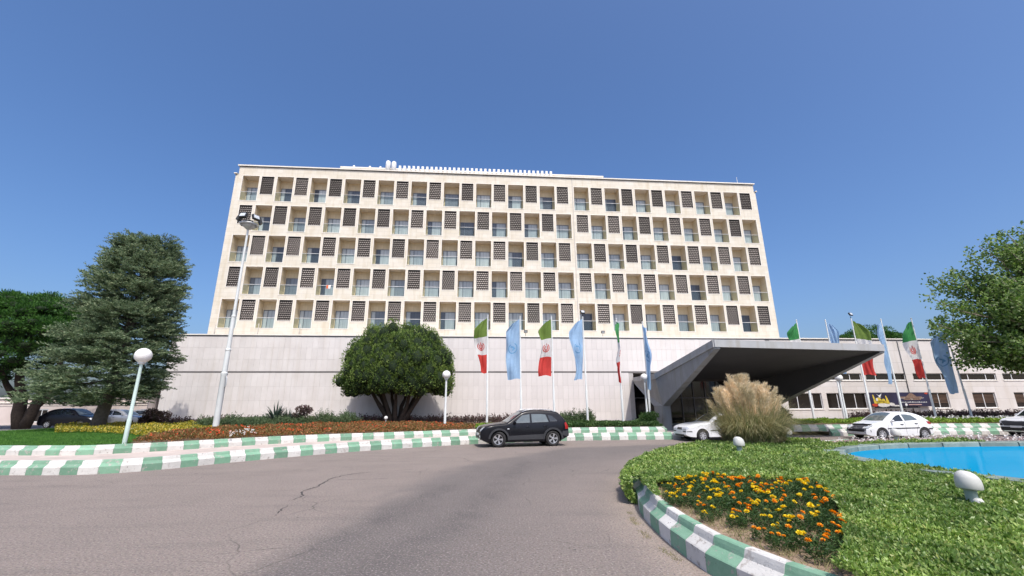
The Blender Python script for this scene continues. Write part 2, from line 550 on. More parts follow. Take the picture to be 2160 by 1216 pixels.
crack([g2(*q) for q in ((608, 1058), (635, 1048), (640, 1036), (668, 1028), (680, 1020), (700, 1010), (740, 1001), (800, 995))], 0.022)
crack([g2(*q) for q in ((700, 1013), (760, 1012), (840, 1010))], 0.012)
crack([g2(*q) for q in ((580, 1090), (596, 1074), (610, 1066))], 0.012)
crack([g2(*q) for q in ((545, 1036), (590, 1036), (640, 1031))], 0.007)

# ------------------------------------------------------------------ kerbs: one object per block
def kerb_block_mesh(h, length=0.5, name='kerb_block'):
    k = h / 0.38
    prof = [(0.0, -0.02), (0.0, 0.20 * k), (0.012, 0.212 * k), (0.085, 0.262 * k), (0.115, 0.285 * k), (0.128, 0.33 * k), (0.143, 0.368 * k), (0.165, 0.38 * k), (0.245, 0.38 * k), (0.255, 0.37 * k), (0.255, -0.02)]
    mb = MB()
    mb.prism(prof, 0, -length / 2 + 0.004, length / 2 - 0.004)
    return mb.mesh(name)
KB = {}
for h in (0.38, 0.30):
    for c in ('kerb_white', 'kerb_green'):
        me = kerb_block_mesh(h); me.materials.append(MATS[c]); KB[h, c] = me
def kerb(pts, z, h, start_green=True, step=0.5):
    path = catmull([(p[0], p[1], z) for p in pts], step)
    mb = MB()                                # mortar bed under the blocks
    for a, b in zip(path, path[1:]):
        d = (b - a).normalized(); nrm = Vector((-d.y, d.x, 0))
        q = [a + nrm * 0.15, b + nrm * 0.15, b + nrm * 0.235, a + nrm * 0.235]
        lo = [Vector((p.x, p.y, z - 0.05)) for p in q]; hi = [Vector((p.x, p.y, z + h - 0.03)) for p in q]
        mb.add(lo + hi, [(3, 2, 1, 0), (4, 5, 6, 7), (0, 1, 5, 4), (1, 2, 6, 5), (2, 3, 7, 6), (3, 0, 4, 7)])
    root = tag(mb.build('kerb', 'mortar'), kind='structure')
    g = start_green
    for a, b in zip(path, path[1:]):
        o = bpy.data.objects.new('kerb_block', KB[h, 'kerb_green' if g else 'kerb_white'])
        COL.objects.link(o); o.parent = root
        m = (a + b) / 2
        o.location = (m.x, m.y, z + rnd.uniform(-0.004, 0.004))
        o.rotation_euler = (rnd.uniform(-0.008, 0.008), 0, math.atan2((b - a).y, (b - a).x) + rnd.uniform(-0.006, 0.006))
        o.scale = ((b - a).length / step, 1, 1)
        g = not g
    return path
OUT_PX = [(0, 1003), (100, 1003), (200, 1001), (330, 992), (500, 975), (700, 957), (850, 946), (1004, 937)]
outer = [(-31, 15.6), (-24, 14.2), (-18, 13.7)] + [g2(*q) for q in OUT_PX] + [(0.6, 24.35), (3.2, 25.2), (5.9, 25.5), (8.75, 25.6), (9.7, 25.75)]
OUTER = kerb(outer, 0.0, 0.38)
IN_PX = [(0, 961), (150, 961), (270, 956), (420, 947), (560, 938), (700, 931), (850, 925)]
inner = [(-31, 18.2), (-24, 16.4)] + [g2(q[0], q[1], STRIP) for q in IN_PX] + [(-2.2, 24.75), (0.6, 25.5), (3.2, 26.05), (6.0, 26.3), (8.3, 26.42), (8.85, 26.6), (9.15, 27.1), (9.2, 28.2)]
INNER = kerb(inner, STRIP, 0.30, False)
r_outer = [(19.2, 27.55), (22, 27.75), (26, 28.0), (30, 27.9), (33.5, 26.6), (36, 23.5), (38, 18)]
R_OUTER = kerb(r_outer, 0.0, 0.38)
r_inner = [(16.7, 30.6), (16.75, 29.4), (17.0, 28.75), (17.6, 28.4), (20, 28.35), (23, 28.55), (26, 28.7), (30, 28.6), (33.8, 27.4), (36.7, 23.7), (38.7, 18)]
R_INNER = kerb(r_inner, STRIP - 0.1, 0.38)
isl_vis = [(p[0], p[1]) for p in ISLAND[0:20]]
ISL_K = kerb(isl_vis, 0.0, 0.38)

def sheet(name, poly, z, mat, parent=None):
    me = bpy.data.meshes.new(name)
    me.from_pydata([(p[0], p[1], z) for p in poly], [], [tuple(range(len(poly)))])
    me.materials.append(MATS[mat])
    o = bpy.data.objects.new(name, me); COL.objects.link(o)
    if me.polygons[0].normal.z < 0: me.flip_normals()
    return tag(o, kind='structure')
def shift(path, d):
    out = []
    for i, p in enumerate(path):
        a = path[max(0, i - 1)]; b = path[min(len(path) - 1, i + 1)]
        t = (b - a).normalized()
        out.append((p.x - t.y * d, p.y + t.x * d))
    return out
# narrow walk between the two kerbs
o_in = shift(OUTER, 0.2); i_fr = shift(INNER, 0.03)
i_cut = [p for p in i_fr]
sheet('walk', o_in + [(9.9, 28.2)] + i_cut[::-1], STRIP, 'concrete_strip')
ro_in = shift(R_OUTER, 0.2); ri_fr = shift(R_INNER, 0.03)
sheet('walk', ro_in + ri_fr[::-1], STRIP - 0.1, 'concrete_strip')
# planted beds
YAW = 0.0838
def wall_xy(u, off=0.0):                     # plan position along the low front wall of the hotel
    D0 = 39.5
    return (u * math.cos(YAW) + off * math.sin(YAW), D0 + u * math.sin(YAW) - off * math.cos(YAW))
bed_l = shift(INNER, 0.2)
BED_L = [(-31, 33.8)] + bed_l + [(9.2, 30.0), (9.4, 34), (10.6, 40.2), (-29.5, 37.0), (-29.5, 34.2)]
sheet('garden_bed', BED_L, BED, 'soil')
BED_R = shift(R_INNER, 0.2) + [(60, 18), (60, 44.2), (25, 41.4), (17.5, 40.8)]
sheet('garden_bed', BED_R, BED + 0.02, 'soil')
sheet('forecourt', [(9.0, 25.9), (17.2, 28.3), (17.2, 41.2), (9.4, 41.2)], 0.10, 'paving')
sheet('parking_lot', [(-80, 34.1), (-29.4, 34.1), (-29.4, 60), (-80, 60)], 0.30, 'parking_asphalt')
ISL_IN = shift(catmull([(p[0], p[1], 0) for p in ISLAND + [ISLAND[0]]], 0.5), 0.2)

# ------------------------------------------------------------------ pool
PC, PRX, PRY, PN = (17.3, 10.4), 8.6, 5.4, 2.5
def pool_pt(a, off=0.0):
    c, s = math.cos(a), math.sin(a)
    r = (abs(c) ** PN + abs(s) ** PN) ** (-1 / PN)
    p = Vector((PC[0] + PRX * r * c, PC[1] + PRY * r * s, 0))
    if off:
        e = 1e-3
        t = (pool_pt(a + e) - pool_pt(a - e)).normalized()
        p = p + Vector((t.y, -t.x, 0)) * off
    return p
NP = 72
ring = [pool_pt(2 * math.pi * k / NP) for k in range(NP)]
WATER_Z = 0.42
mb = MB()
mb.add([(p.x, p.y, WATER_Z + 0.02) for p in ring] + [(p.x, p.y, -0.4) for p in ring], [(k, (k + 1) % NP, NP + (k + 1) % NP, NP + k) for k in range(NP)] + [tuple(range(NP, 2 * NP))])
tag(mb.build('pool_basin', 'pool_paint'), kind='structure')
def water_mat():
    m, n, l, p = new_mat('pool_water')
    p.inputs['Base Color'].default_value = (0.012, 0.34, 0.72, 1)
    p.inputs['Roughness'].default_value = 0.06
    p.inputs['Specular IOR Level'].default_value = 0.0
    tc = n.new('ShaderNodeTexCoord'); nz = n.new('ShaderNodeTexNoise'); nz.inputs['Scale'].default_value = 3.5; nz.inputs['Detail'].default_value = 3
    mp = n.new('ShaderNodeMapping'); mp.inputs['Scale'].default_value = (0.5, 1.6, 1)
    l.new(tc.outputs['Object'], mp.inputs['Vector']); l.new(mp.outputs['Vector'], nz.inputs['Vector'])
    b = n.new('ShaderNodeBump'); b.inputs['Strength'].default_value = 0.06; b.inputs['Distance'].default_value = 0.05
    l.new(nz.outputs['Fac'], b.inputs['Height']); l.new(b.outputs['Normal'], p.inputs['Normal'])
    cr = n.new('ShaderNodeValToRGB'); cr.color_ramp.elements[0].color = (0.0, 0.215, 0.40, 1); cr.color_ramp.elements[1].color = (0.01, 0.265, 0.44, 1)
    n2 = n.new('ShaderNodeTexNoise'); n2.inputs['Scale'].default_value = 0.35; l.new(mp.outputs['Vector'], n2.inputs['Vector'])
    l.new(n2.outputs['Fac'], cr.inputs['Fac']); l.new(cr.outputs['Color'], p.inputs['Base Color'])
    gl = n.new('ShaderNodeBsdfGlossy'); gl.inputs['Roughness'].default_value = 0.05; l.new(b.outputs['Normal'], gl.inputs['Normal'])
    mx = n.new('ShaderNodeMixShader'); mx.inputs['Fac'].default_value = 0.10
    l.new(p.outputs[0], mx.inputs[1]); l.new(gl.outputs[0], mx.inputs[2]); l.new(mx.outputs[0], n['Material Output'].inputs['Surface'])
water_mat()
sheet('pool_water', [(p.x, p.y) for p in ring], WATER_Z, 'pool_water')
cop = MB()
cop.add([tuple(pool_pt(2 * math.pi * k / NP, 0.05)[:2]) + (0.36,) for k in range(NP)] + [tuple(pool_pt(2 * math.pi * k / NP, 0.46)[:2]) + (0.36,) for k in range(NP)], [(k, (k + 1) % NP, NP + (k + 1) % NP, NP + k) for k in range(NP)])
COPING = tag(cop.build('pool_coping', 'mortar'), kind='structure')
for k in range(40):
    a0 = 2 * math.pi * (k + 0.02) / 40; a1 = 2 * math.pi * (k + 0.98) / 40
    mb = MB(); top = 0.56 + rnd.uniform(-0.006, 0.006); vs = []
    for j in range(4):
        a = a0 + (a1 - a0) * j / 3
        for off, z in ((-0.03, 0.40), (-0.03, top - 0.02), (0.0, top), (0.5, top), (0.5, 0.30)):
            q = pool_pt(a, off); vs.append((q.x, q.y, z))
    fs = []
    for j in range(3):
        for i in range(4):
            fs.append((j * 5 + i, j * 5 + i + 1, j * 5 + 5 + i + 1, j * 5 + 5 + i))
    fs += [tuple(range(4, -1, -1)), tuple(range(15, 20))]
    mb.add(vs, fs)
    mb.build('coping_stone', 'coping_stone', COPING)
# soil of the round garden, with the pool left open
mb = MB(); a_out = []; NQ = 72
path = [Vector((p[0], p[1], 0)) for p in ISL_IN]
def isl_pt(a):                               # where the direction from the pool's middle meets the kerb
    d = Vector((math.cos(a), math.sin(a), 0)); best = None
    for p, q in zip(path, path[1:] + path[:1]):
        ex, ey = q.x - p.x, q.y - p.y
        den = d.x * ey - d.y * ex
        if abs(den) < 1e-9: continue
        t = ((p.x - PC[0]) * ey - (p.y - PC[1]) * ex) / den
        s = ((p.x - PC[0]) * d.y - (p.y - PC[1]) * d.x) / den
        if t > 0 and 0 <= s <= 1 and (best is None or t > best): best = t
    return Vector((PC[0], PC[1], 0)) + d * (best or 5)
o_r = [isl_pt(math.atan2(pool_pt(2 * math.pi * k / NP).y - PC[1], pool_pt(2 * math.pi * k / NP).x - PC[0])) for k in range(NP)]
mb.add([(p.x, p.y, 0.36) for p in o_r] + [tuple(pool_pt(2 * math.pi * k / NP, 0.3)[:2]) + (0.36,) for k in range(NP)], [(k, (k + 1) % NP, NP + (k + 1) % NP, NP + k) for k in range(NP)])
tag(mb.build('garden_soil', 'soil_dry'), kind='structure')

# ------------------------------------------------------------------ hotel: materials
def stone_mat(name, c1, c2, sx, sz, joint=0.12, obj_var=0.0, streak=0.25, jw=0.012):
    """cut stone: cloudy tone, faint vertical weathering, hairline joints of a given grid"""
    m, n, l, p = new_mat(name)
    tc = n.new('ShaderNodeTexCoord')
    nz = n.new('ShaderNodeTexNoise'); nz.inputs['Scale'].default_value = 0.8; nz.inputs['Detail'].default_value = 7; nz.inputs['Roughness'].default_value = 0.65
    l.new(tc.outputs['Object'], nz.inputs['Vector'])
    cr = n.new('ShaderNodeValToRGB'); cr.color_ramp.elements[0].position = 0.3; cr.color_ramp.elements[1].position = 0.72
    cr.color_ramp.elements[0].color = rgb(c1); cr.color_ramp.elements[1].color = rgb(c2)
    l.new(nz.outputs['Fac'], cr.inputs['Fac'])
    mp = n.new('ShaderNodeMapping'); mp.inputs['Scale'].default_value = (2.5, 2.5, 0.18)
    l.new(tc.outputs['Object'], mp.inputs['Vector'])
    ns = n.new('ShaderNodeTexNoise'); ns.inputs['Scale'].default_value = 1.0; ns.inputs['Detail'].default_value = 5
    l.new(mp.outputs['Vector'], ns.inputs['Vector'])
    mr = n.new('ShaderNodeMapRange'); mr.inputs['From Min'].default_value = 0.52; mr.inputs['From Max'].default_value = 0.75; mr.inputs['To Max'].default_value = streak
    l.new(ns.outputs['Fac'], mr.inputs['Value'])
    mx = n.new('ShaderNodeMix'); mx.data_type = 'RGBA'; mx.inputs[7].default_value = rgb(tuple(x * y for x, y in zip(c1, (0.72, 0.62, 0.42))))
    l.new(mr.outputs['Result'], mx.inputs[0]); l.new(cr.outputs['Color'], mx.inputs[6])
    out = mx.outputs[2]
    if joint:
        sep = n.new('ShaderNodeSeparateXYZ'); l.new(tc.outputs['Object'], sep.inputs[0])
        cb = n.new('ShaderNodeCombineXYZ'); l.new(sep.outputs['X'], cb.inputs['X']); l.new(sep.outputs['Z'], cb.inputs['Y'])
        br = n.new('ShaderNodeTexBrick'); br.offset = 0.5
        br.inputs['Color1'].default_value = (1, 1, 1, 1); br.inputs['Color2'].default_value = (0.93, 0.92, 0.89, 1); br.inputs['Mortar'].default_value = (1 - joint * 3, 1 - joint * 3, 1 - joint * 3, 1)
        br.inputs['Scale'].default_value = 1.0; br.inputs['Brick Width'].default_value = sx; br.inputs['Row Height'].default_value = sz; br.inputs['Mortar Size'].default_value = jw
        l.new(cb.outputs[0], br.inputs['Vector'])
        m2 = n.new('ShaderNodeMix'); m2.data_type = 'RGBA'; m2.blend_type = 'MULTIPLY'; m2.inputs[0].default_value = 1.0
        l.new(out, m2.inputs[6]); l.new(br.outputs['Color'], m2.inputs[7]); out = m2.outputs[2]
    if obj_var:
        oi = n.new('ShaderNodeObjectInfo'); g = n.new('ShaderNodeNewGeometry')
        ad = n.new('ShaderNodeMath'); ad.operation = 'ADD'; l.new(oi.outputs['Random'], ad.inputs[0]); l.new(g.outputs['Random Per Island'], ad.inputs[1])
        fr = n.new('ShaderNodeMath'); fr.operation = 'FRACT'; l.new(ad.outputs[0], fr.inputs[0])
        r2 = n.new('ShaderNodeMapRange'); r2.inputs['To Min'].default_value = 1 - obj_var; r2.inputs['To Max'].default_value = 1 + obj_var
        l.new(fr.outputs[0], r2.inputs['Value'])
        hv = n.new('ShaderNodeHueSaturation'); l.new(r2.outputs['Result'], hv.inputs['Value']); l.new(out, hv.inputs['Color']); out = hv.outputs['Color']
    l.new(out, p.inputs['Base Color'])
    p.inputs['Roughness'].default_value = 0.75
    p.inputs['Specular IOR Level'].default_value = 0.25
stone_mat('travertine', (0.69, 0.62, 0.50), (0.77, 0.725, 0.64), 0.86, 0.42, 0.06, streak=0.35)
stone_mat('travertine_trim', (0.78, 0.73, 0.64), (0.84, 0.80, 0.73), 1, 1, 0)
stone_mat('recess_bounce_stone', (0.76, 0.63, 0.44), (0.83, 0.71, 0.52), 0.5, 0.5, 0.06)  # facade stone made warmer and brighter to paint bounced light in the recess
stone_mat('wall_stone', (0.64, 0.595, 0.56), (0.72, 0.68, 0.65), 1, 1, 0, obj_var=0.035, streak=0.16)
stone_mat('wing_stone', (0.64, 0.595, 0.56), (0.72, 0.68, 0.65), 2.4, 1.14, 0.10, streak=0.16)
stone_mat('pink_render', (0.62, 0.52, 0.47), (0.70, 0.60, 0.55), 1, 1, 0)
surf('joint_dark', (0.46, 0.43, 0.40), 0.9, 0.1)
surf('groove_shade', (0.16, 0.15, 0.145), 0.9, 0.1)
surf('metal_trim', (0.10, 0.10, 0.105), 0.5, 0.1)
surf('white_paint', (0.76, 0.76, 0.75), 0.45, 0.05)
surf('soffit_plaster', (0.78, 0.68, 0.58), 0.85, 0.06)
surf('screen_dark', (0.028, 0.024, 0.022), 0.7, 0.2)
surf('screen_bronze', (0.25, 0.218, 0.193), 0.5, 0.3, 9.0, obj_var=0.35)
surf('door_frame', (0.13, 0.15, 0.185), 0.4, 0.1)
surf('dark_glass', (0.018, 0.014, 0.012), 0.06, 0.1, spec=0.55)
surf('entrance_glass', (0.010, 0.011, 0.012), 0.08, 0.1, spec=0.5)
surf('blind_brown', (0.14, 0.085, 0.055), 0.7, 0.2)
clear_glass('rail_glass', (0.88, 0.93, 0.92), 0.0)
def pane_mat():
    m, n, l, p = new_mat('door_glass')
    oi = n.new('ShaderNodeObjectInfo')
    cr = n.new('ShaderNodeValToRGB')
    e = cr.color_ramp.elements
    e[0].position = 0.0; e[0].color = (0.035, 0.045, 0.07, 1)
    e[1].position = 1.0; e[1].color = (0.50, 0.54, 0.57, 1)
    x = e.new(0.24); x.color = (0.07, 0.09, 0.13, 1)
    x = e.new(0.36); x.color = (0.33, 0.375, 0.42, 1)
    l.new(oi.outputs['Random'], cr.inputs['Fac'])
    # folds of the curtain behind the pane
    tc = n.new('ShaderNodeTexCoord'); mp = n.new('ShaderNodeMapping'); mp.inputs['Scale'].default_value = (9, 1, 0.3)
    l.new(tc.outputs['Object'], mp.inputs['Vector'])
    nz = n.new('ShaderNodeTexNoise'); nz.inputs['Scale'].default_value = 1.0; nz.inputs['Detail'].default_value = 2; l.new(mp.outputs['Vector'], nz.inputs['Vector'])
    mr = n.new('ShaderNodeMapRange'); mr.inputs['From Min'].default_value = 0.3; mr.inputs['From Max'].default_value = 0.7; mr.inputs['To Min'].default_value = 0.75; mr.inputs['To Max'].default_value = 1.2
    l.new(nz.outputs['Fac'], mr.inputs['Value'])
    hv = n.new('ShaderNodeHueSaturation'); l.new(cr.outputs['Color'], hv.inputs['Color']); l.new(mr.outputs['Result'], hv.inputs['Value'])
    l.new(hv.outputs['Color'], p.inputs['Base Color'])
    p.inputs['Roughness'].default_value = 0.5
    p.inputs['Coat Weight'].default_value = 1.0; p.inputs['Coat Roughness'].default_value = 0.03; p.inputs['Coat IOR'].default_value = 1.4
pane_mat()

# ------------------------------------------------------------------ hotel: geometry (local x along the front, y into the building)
D_T = 42.86
HOTEL = thing('hotel_building', 'long cream stone hotel block with rows of balconies above a white podium', 'hotel', (0, D_T, 0), YAW)
PY = -3.36 * math.cos(YAW)                  # front plane of the low podium
def PX(u): return u - 3.36 * math.sin(YAW)  # along the podium
def holed_wall(mb, x0, x1, z0, z1, y, holes, mi=0, reveal=0.0, rmi=0):
    """wall face at depth y with rectangular holes, each with reveals"""
    xs = sorted({x0, x1, *[h[0] for h in holes], *[h[1] for h in holes]})
    zs = sorted({z0, z1, *[h[2] for h in holes], *[h[3] for h in holes]})
    xs = [x for x in xs if x0 <= x <= x1]; zs = [z for z in zs if z0 <= z <= z1]
    for za, zb in zip(zs, zs[1:]):
        if zb - za < 1e-6: continue
        run = None
        for xa, xb in zip(xs, xs[1:]):
            if xb - xa < 1e-6: continue
            cx, cz = (xa + xb) / 2, (za + zb) / 2
            hit = any(h[0] < cx < h[1] and h[2] < cz < h[3] for h in holes)
            if hit:
                if run: mb.quad((run[0], y, za), (run[1], y, za), (run[1], y, zb), (run[0], y, zb), mi)
                run = None
            else:
                run = (run[0], xb) if run else (xa, xb)
        if run: mb.quad((run[0], y, za), (run[1], y, za), (run[1], y, zb), (run[0], y, zb), mi)
    if reveal:
        for h in holes:
            a, b, c, d = h[:4]; e = y + reveal
            mb.quad((a, y, c), (a, e, c), (a, e, d), (a, y, d), rmi); mb.quad((b, y, c), (b, y, d), (b, e, d), (b, e, c), rmi)
            mb.quad((a, y, d), (a, e, d), (b, e, d), (b, y, d), rmi); mb.quad((a, y, c), (b, y, c), (b, e, c), (a, e, c), rmi)
X0, BW, GAP = -27.80, 1.7254, 0.352
ZT, FH = 25.135, 3.3
B_W, B_H, B_D = 1.66, 2.81, 1.05
S_W, S_H = 1.25, 2.04
def col_x(c): return X0 + c * BW + (GAP if c >= 20 else 0)
balc, scr = [], []
for r in range(5):
    zt = ZT - FH * r
    for c in range(32):
        if (c + r) % 2 == 0:
            x = col_x(c) - 0.175; balc.append((x, zt + 0.04 - B_H, r, c))
        else:
            scr.append((col_x(c), zt - S_H, r, c))
holes = [(x, x + B_W, z, z + B_H) for x, z, r, c in balc] + [(x, x + S_W, z, z + S_H) for x, z, r, c in scr]
mb = MB()
holed_wall(mb, -28.45, 27.85, 7.6, 26.18, 0.0, holes)
# sides, back and roof of the block, and the lower end piers
mb.quad((-28.45, 0, 7.6), (-28.45, 0, 26.18), (-28.45, 0.5, 26.18), (-28.45, 0.5, 7.6)); mb.quad((27.85, 0, 7.6), (27.85, 0.5, 7.6), (27.85, 0.5, 26.18), (27.85, 0, 26.18))
mb.quad((-28.45, 0, 26.18), (27.85, 0, 26.18), (27.85, 0.5, 26.18), (-28.45, 0.5, 26.18))
mb.build('tower_facade', 'travertine', HOTEL, fix=False)
mb = MB()
mb.box(-28.76, -28.452, 0.06, 15, 7.6, 25.30); mb.box(27.852, 28.05, 0.06, 15, 7.6, 25.30)
mb.box(-28.44, 27.84, 1.25, 15, 7.6, 26.0)
mb.build('tower_side', 'travertine', HOTEL)
mb = MB()
mb.box(-28.60, 28.0, -0.14, 0.6, 26.25, 26.37); mb.box(-28.9, -28.60, -0.08, 15, 25.36, 25.46); mb.box(28.0, 28.2, -0.08, 15, 25.36, 25.46)
mb.build('parapet_cap', 'travertine_trim', HOTEL)
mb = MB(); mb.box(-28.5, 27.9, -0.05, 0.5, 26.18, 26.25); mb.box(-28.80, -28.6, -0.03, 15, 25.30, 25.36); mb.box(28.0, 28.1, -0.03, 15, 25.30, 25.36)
mb.build('parapet_shadow_line', 'metal_trim', HOTEL)  # dark strip painting the shadow line under the cap
mb = MB(); xj = col_x(20) - 0.33; mb.box(xj - 0.03, xj + 0.03, -0.012, 0.0, 7.9, 26.15)
mb.build('expansion_joint', 'joint_dark', HOTEL)
# balcony: one recess with door, panes and glass railing, then copied
def balcony_proto():
    w, h, d = B_W, B_H, B_D
    mb = MB()
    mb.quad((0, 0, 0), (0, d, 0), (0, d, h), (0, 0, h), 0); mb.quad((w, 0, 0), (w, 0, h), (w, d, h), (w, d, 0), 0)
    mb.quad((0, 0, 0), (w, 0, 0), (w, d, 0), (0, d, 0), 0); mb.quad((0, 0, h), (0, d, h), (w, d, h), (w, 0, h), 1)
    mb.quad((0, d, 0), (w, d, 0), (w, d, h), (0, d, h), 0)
    b = mb.build('balcony', ['recess_bounce_stone', 'soffit_plaster'], None, fix=False)
    t = 0.06
    mb = MB(); y0, y1 = -0.025, 0.05
    mb.box(-t, 0.004, y0, y1, -t, h + t); mb.box(w - 0.004, w + t, y0, y1, -t, h + t)
    mb.box(0.004, w - 0.004, y0, y1, h - 0.004, h + t); mb.box(0.004, w - 0.004, y0, y1, -t, 0.004)
    mb.build('surround', 'travertine_trim', b)
    x0, x1, hd = 0.08, 1.56, 1.95
    xm = x0 + 0.44; f = 0.055; y = d - 0.06
    mb = MB()
    mb.box(x0, x0 + f, y, d - 0.004, 0.004, hd); mb.box(x1 - f, x1, y, d - 0.004, 0.004, hd); mb.box(x0 + f, x1 - f, y, d - 0.004, hd - f, hd); mb.box(x0 + f, x1 - f, y, d - 0.004, 0.004, 0.07); mb.box(xm - f / 2, xm + f / 2, y, d - 0.004, 0.07, hd - f)
    mb.build('door_frame', 'door_frame', b)
    for a, c in ((x0 + f, xm - f / 2), (xm + f / 2, x1 - f)):
        mb = MB(); mb.box(a, c, d - 0.035, d - 0.005, 0.07, hd - f); mb.build('door_pane', 'door_glass', b)
    mb = MB(); mb.box(0.02, w - 0.02, 0.055, 0.067, 0.03, 0.98); mb.build('glass_railing', 'rail_glass', b)
    mb = MB(); mb.tube([(0.004, 0.06, 1.0), (w - 0.004, 0.06, 1.0)], 0.024, 8); mb.build('top_rail', 'white_paint', b, True)
    return b
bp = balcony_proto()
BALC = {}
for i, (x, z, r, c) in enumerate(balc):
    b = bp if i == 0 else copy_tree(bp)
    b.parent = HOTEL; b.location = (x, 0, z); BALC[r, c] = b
# louvred screens: tilted bronze scales over a dark backing
def screen_proto():
    w, h = S_W, S_H
    mb = MB()
    mb.box(0.002, w - 0.002, 0.13, 0.15, 0.002, h - 0.002, 0)
    for a in (0.0, w - 0.035): mb.box(a + 0.002, a + 0.033, 0.0, 0.13, 0.002, h - 0.002, 0)
    mb.box(0.035, w - 0.035, 0.0, 0.13, h - 0.045, h - 0.002, 0); mb.box(0.035, w - 0.035, 0.0, 0.13, 0.002, 0.035, 0)
    nr, nc = 9, 6
    for i in range(nr):
        z = 0.05 + (h - 0.13) * i / nr; dz = (h - 0.13) / nr
        for j in range(nc + (i % 2)):
            cx = 0.05 + (w - 0.10) * (j + (0.5 if i % 2 == 0 else 0.0)) / nc
            a = max(0.04, cx - 0.05); b = min(w - 0.04, cx + 0.05)
            if b - a < 0.03: continue
            mb.quad((a, 0.02, z), (b, 0.02, z), (b, 0.09, z + dz * 0.62), (a, 0.09, z + dz * 0.62), 1)
        mb.quad((0.036, 0.035, z - dz * 0.02), (w - 0.036, 0.035, z - dz * 0.02), (w - 0.036, 0.11, z + dz * 0.26), (0.036, 0.11, z + dz * 0.26), 1)
    return mb.build('louvre_screen', ['screen_dark', 'screen_bronze'], None, fix=False)
sp = screen_proto()
t = 0.05
mb = MB(); mb.box(-t, 0.003, -0.02, 0.05, -t, S_H + t); mb.box(S_W - 0.003, S_W + t, -0.02, 0.05, -t, S_H + t); mb.box(0.003, S_W - 0.003, -0.02, 0.05, S_H - 0.003, S_H + t); mb.box(0.003, S_W - 0.003, -0.02, 0.05, -t, 0.003)
mb.build('surround', 'travertine_trim', sp)
for i, (x, z, r, c) in enumerate(scr):
    o = sp if i == 0 else copy_tree(sp)
    o.parent = HOTEL; o.location = (x, 0, z)
# roof: set-back storey, row of fins, two tanks, vents, lightning rod
mb = MB(); mb.box(-19.2, 11.2, 3.2, 12, 26.0, 28.28); mb.build('roof_storey', 'travertine', HOTEL)
mb = MB(); mb.box(-19.35, 11.35, 3.05, 12.1, 28.28, 28.45); mb.build('roof_storey_cap', 'travertine_trim', HOTEL)
mb = MB(); mb.box(0, 0.25, 0, 0.5, 0, 1.52); fin = mb.build('roof_fin', 'white_paint', HOTEL)
for i in range(35):
    o = fin if i == 0 else put(fin, HOTEL)
    o.location = (-12.4 + i * 0.497, 1.1, 26.15)
mb = MB(); mb.lathe([(0.0, 29.35), (0.12, 29.33), (0.22, 29.25), (0.27, 29.1), (0.28, 28.9), (0.28, 27.6), (0, 27.6)], 16)
tk = mb.build('roof_tank', 'white_paint', HOTEL, True); tk.location = (-14.0, 3.0, 0)
put(tk, HOTEL, (-13.35, 3.0, -0.06))
for x in (-18.0, -16.2, -15.0):
    mb = MB(); mb.lathe([(0.10, 28.4), (0.10, 28.75), (0.17, 28.78), (0.10, 28.95), (0, 29.0)], 10); mb.build('roof_vent', 'white_paint', HOTEL, True).location = (x, 3.6, -0.05)
mb = MB(); mb.tube([(27.2, 1.6, 26.0), (27.15, 1.6, 28.1)], 0.025, 6); mb.build('lightning_rod', 'white_paint', HOTEL)
# podium ------------------------------------------------------------
U0, U1, UR0, UR1 = -29.3, 66.0, 11.05, 24.7
P_TOP, STRIP_Z0, STRIP_Z1 = 7.86, 4.72, 4.86
low_w = [(25.6, 29.0), (29.5, 33.5), (34.1, 38.7), (39.96, 41.93), (44.5, 46.9), (48.95, 51.3), (53.6, 55.9)]
up_w = [(24.95, 28.3), (29.05, 33.4), (33.85, 38.0), (38.75, 42.9), (43.6, 47.6), (48.3, 52.4), (53.1, 57.2)]
wh = [(PX(a), PX(b), 1.42, 2.86) for a, b in low_w] + [(PX(a), PX(b), 4.02, 4.68) for a, b in up_w]
mb = MB()
holed_wall(mb, PX(UR1), PX(U1), 0.0, P_TOP, PY, wh, reveal=0.16)
mb.build('wing_wall', 'wing_stone', HOTEL, fix=False)
mb = MB()
mb.quad((PX(U0), PY + 0.02, 0.0), (PX(UR0), PY + 0.02, 0.0), (PX(UR0), PY + 0.02, P_TOP), (PX(U0), PY + 0.02, P_TOP))
mb.quad((PX(UR0), PY + 0.02, 4.70), (PX(UR1), PY + 0.02, 4.70), (PX(UR1), PY + 0.02, P_TOP), (PX(UR0), PY + 0.02, P_TOP))
mb.quad((PX(UR0), PY + 0.02, 0), (PX(UR0), PY + 4, 0), (PX(UR0), PY + 4, 4.7), (PX(UR0), PY + 0.02, 4.7)); mb.quad((PX(UR1), PY, 0), (PX(UR1), PY + 4, 0), (PX(UR1), PY + 4, 4.7), (PX(UR1), PY, 4.7))
mb.quad((PX(UR0), PY + 0.02, 4.7), (PX(UR0), PY + 4, 4.7), (PX(UR1), PY + 4, 4.7), (PX(UR1), PY + 0.02, 4.7))
mb.quad((PX(U0), PY + 0.02, 0), (PX(U0), PY + 0.02, P_TOP), (PX(U0), 12, P_TOP), (PX(U0), 12, 0)); mb.quad((PX(U1), PY, 0), (PX(U1), 12, 0), (PX(U1), 12, P_TOP), (PX(U1), PY, P_TOP))
mb.quad((PX(U0), PY, P_TOP - 0.02), (PX(U1), PY, P_TOP - 0.02), (PX(U1), 12, P_TOP - 0.02), (PX(U0), 12, P_TOP - 0.02))
PODIUM = mb.build('podium_wall', 'joint_dark', HOTEL, fix=False)
pw_, ph = 0.47, 1.0
cells = []
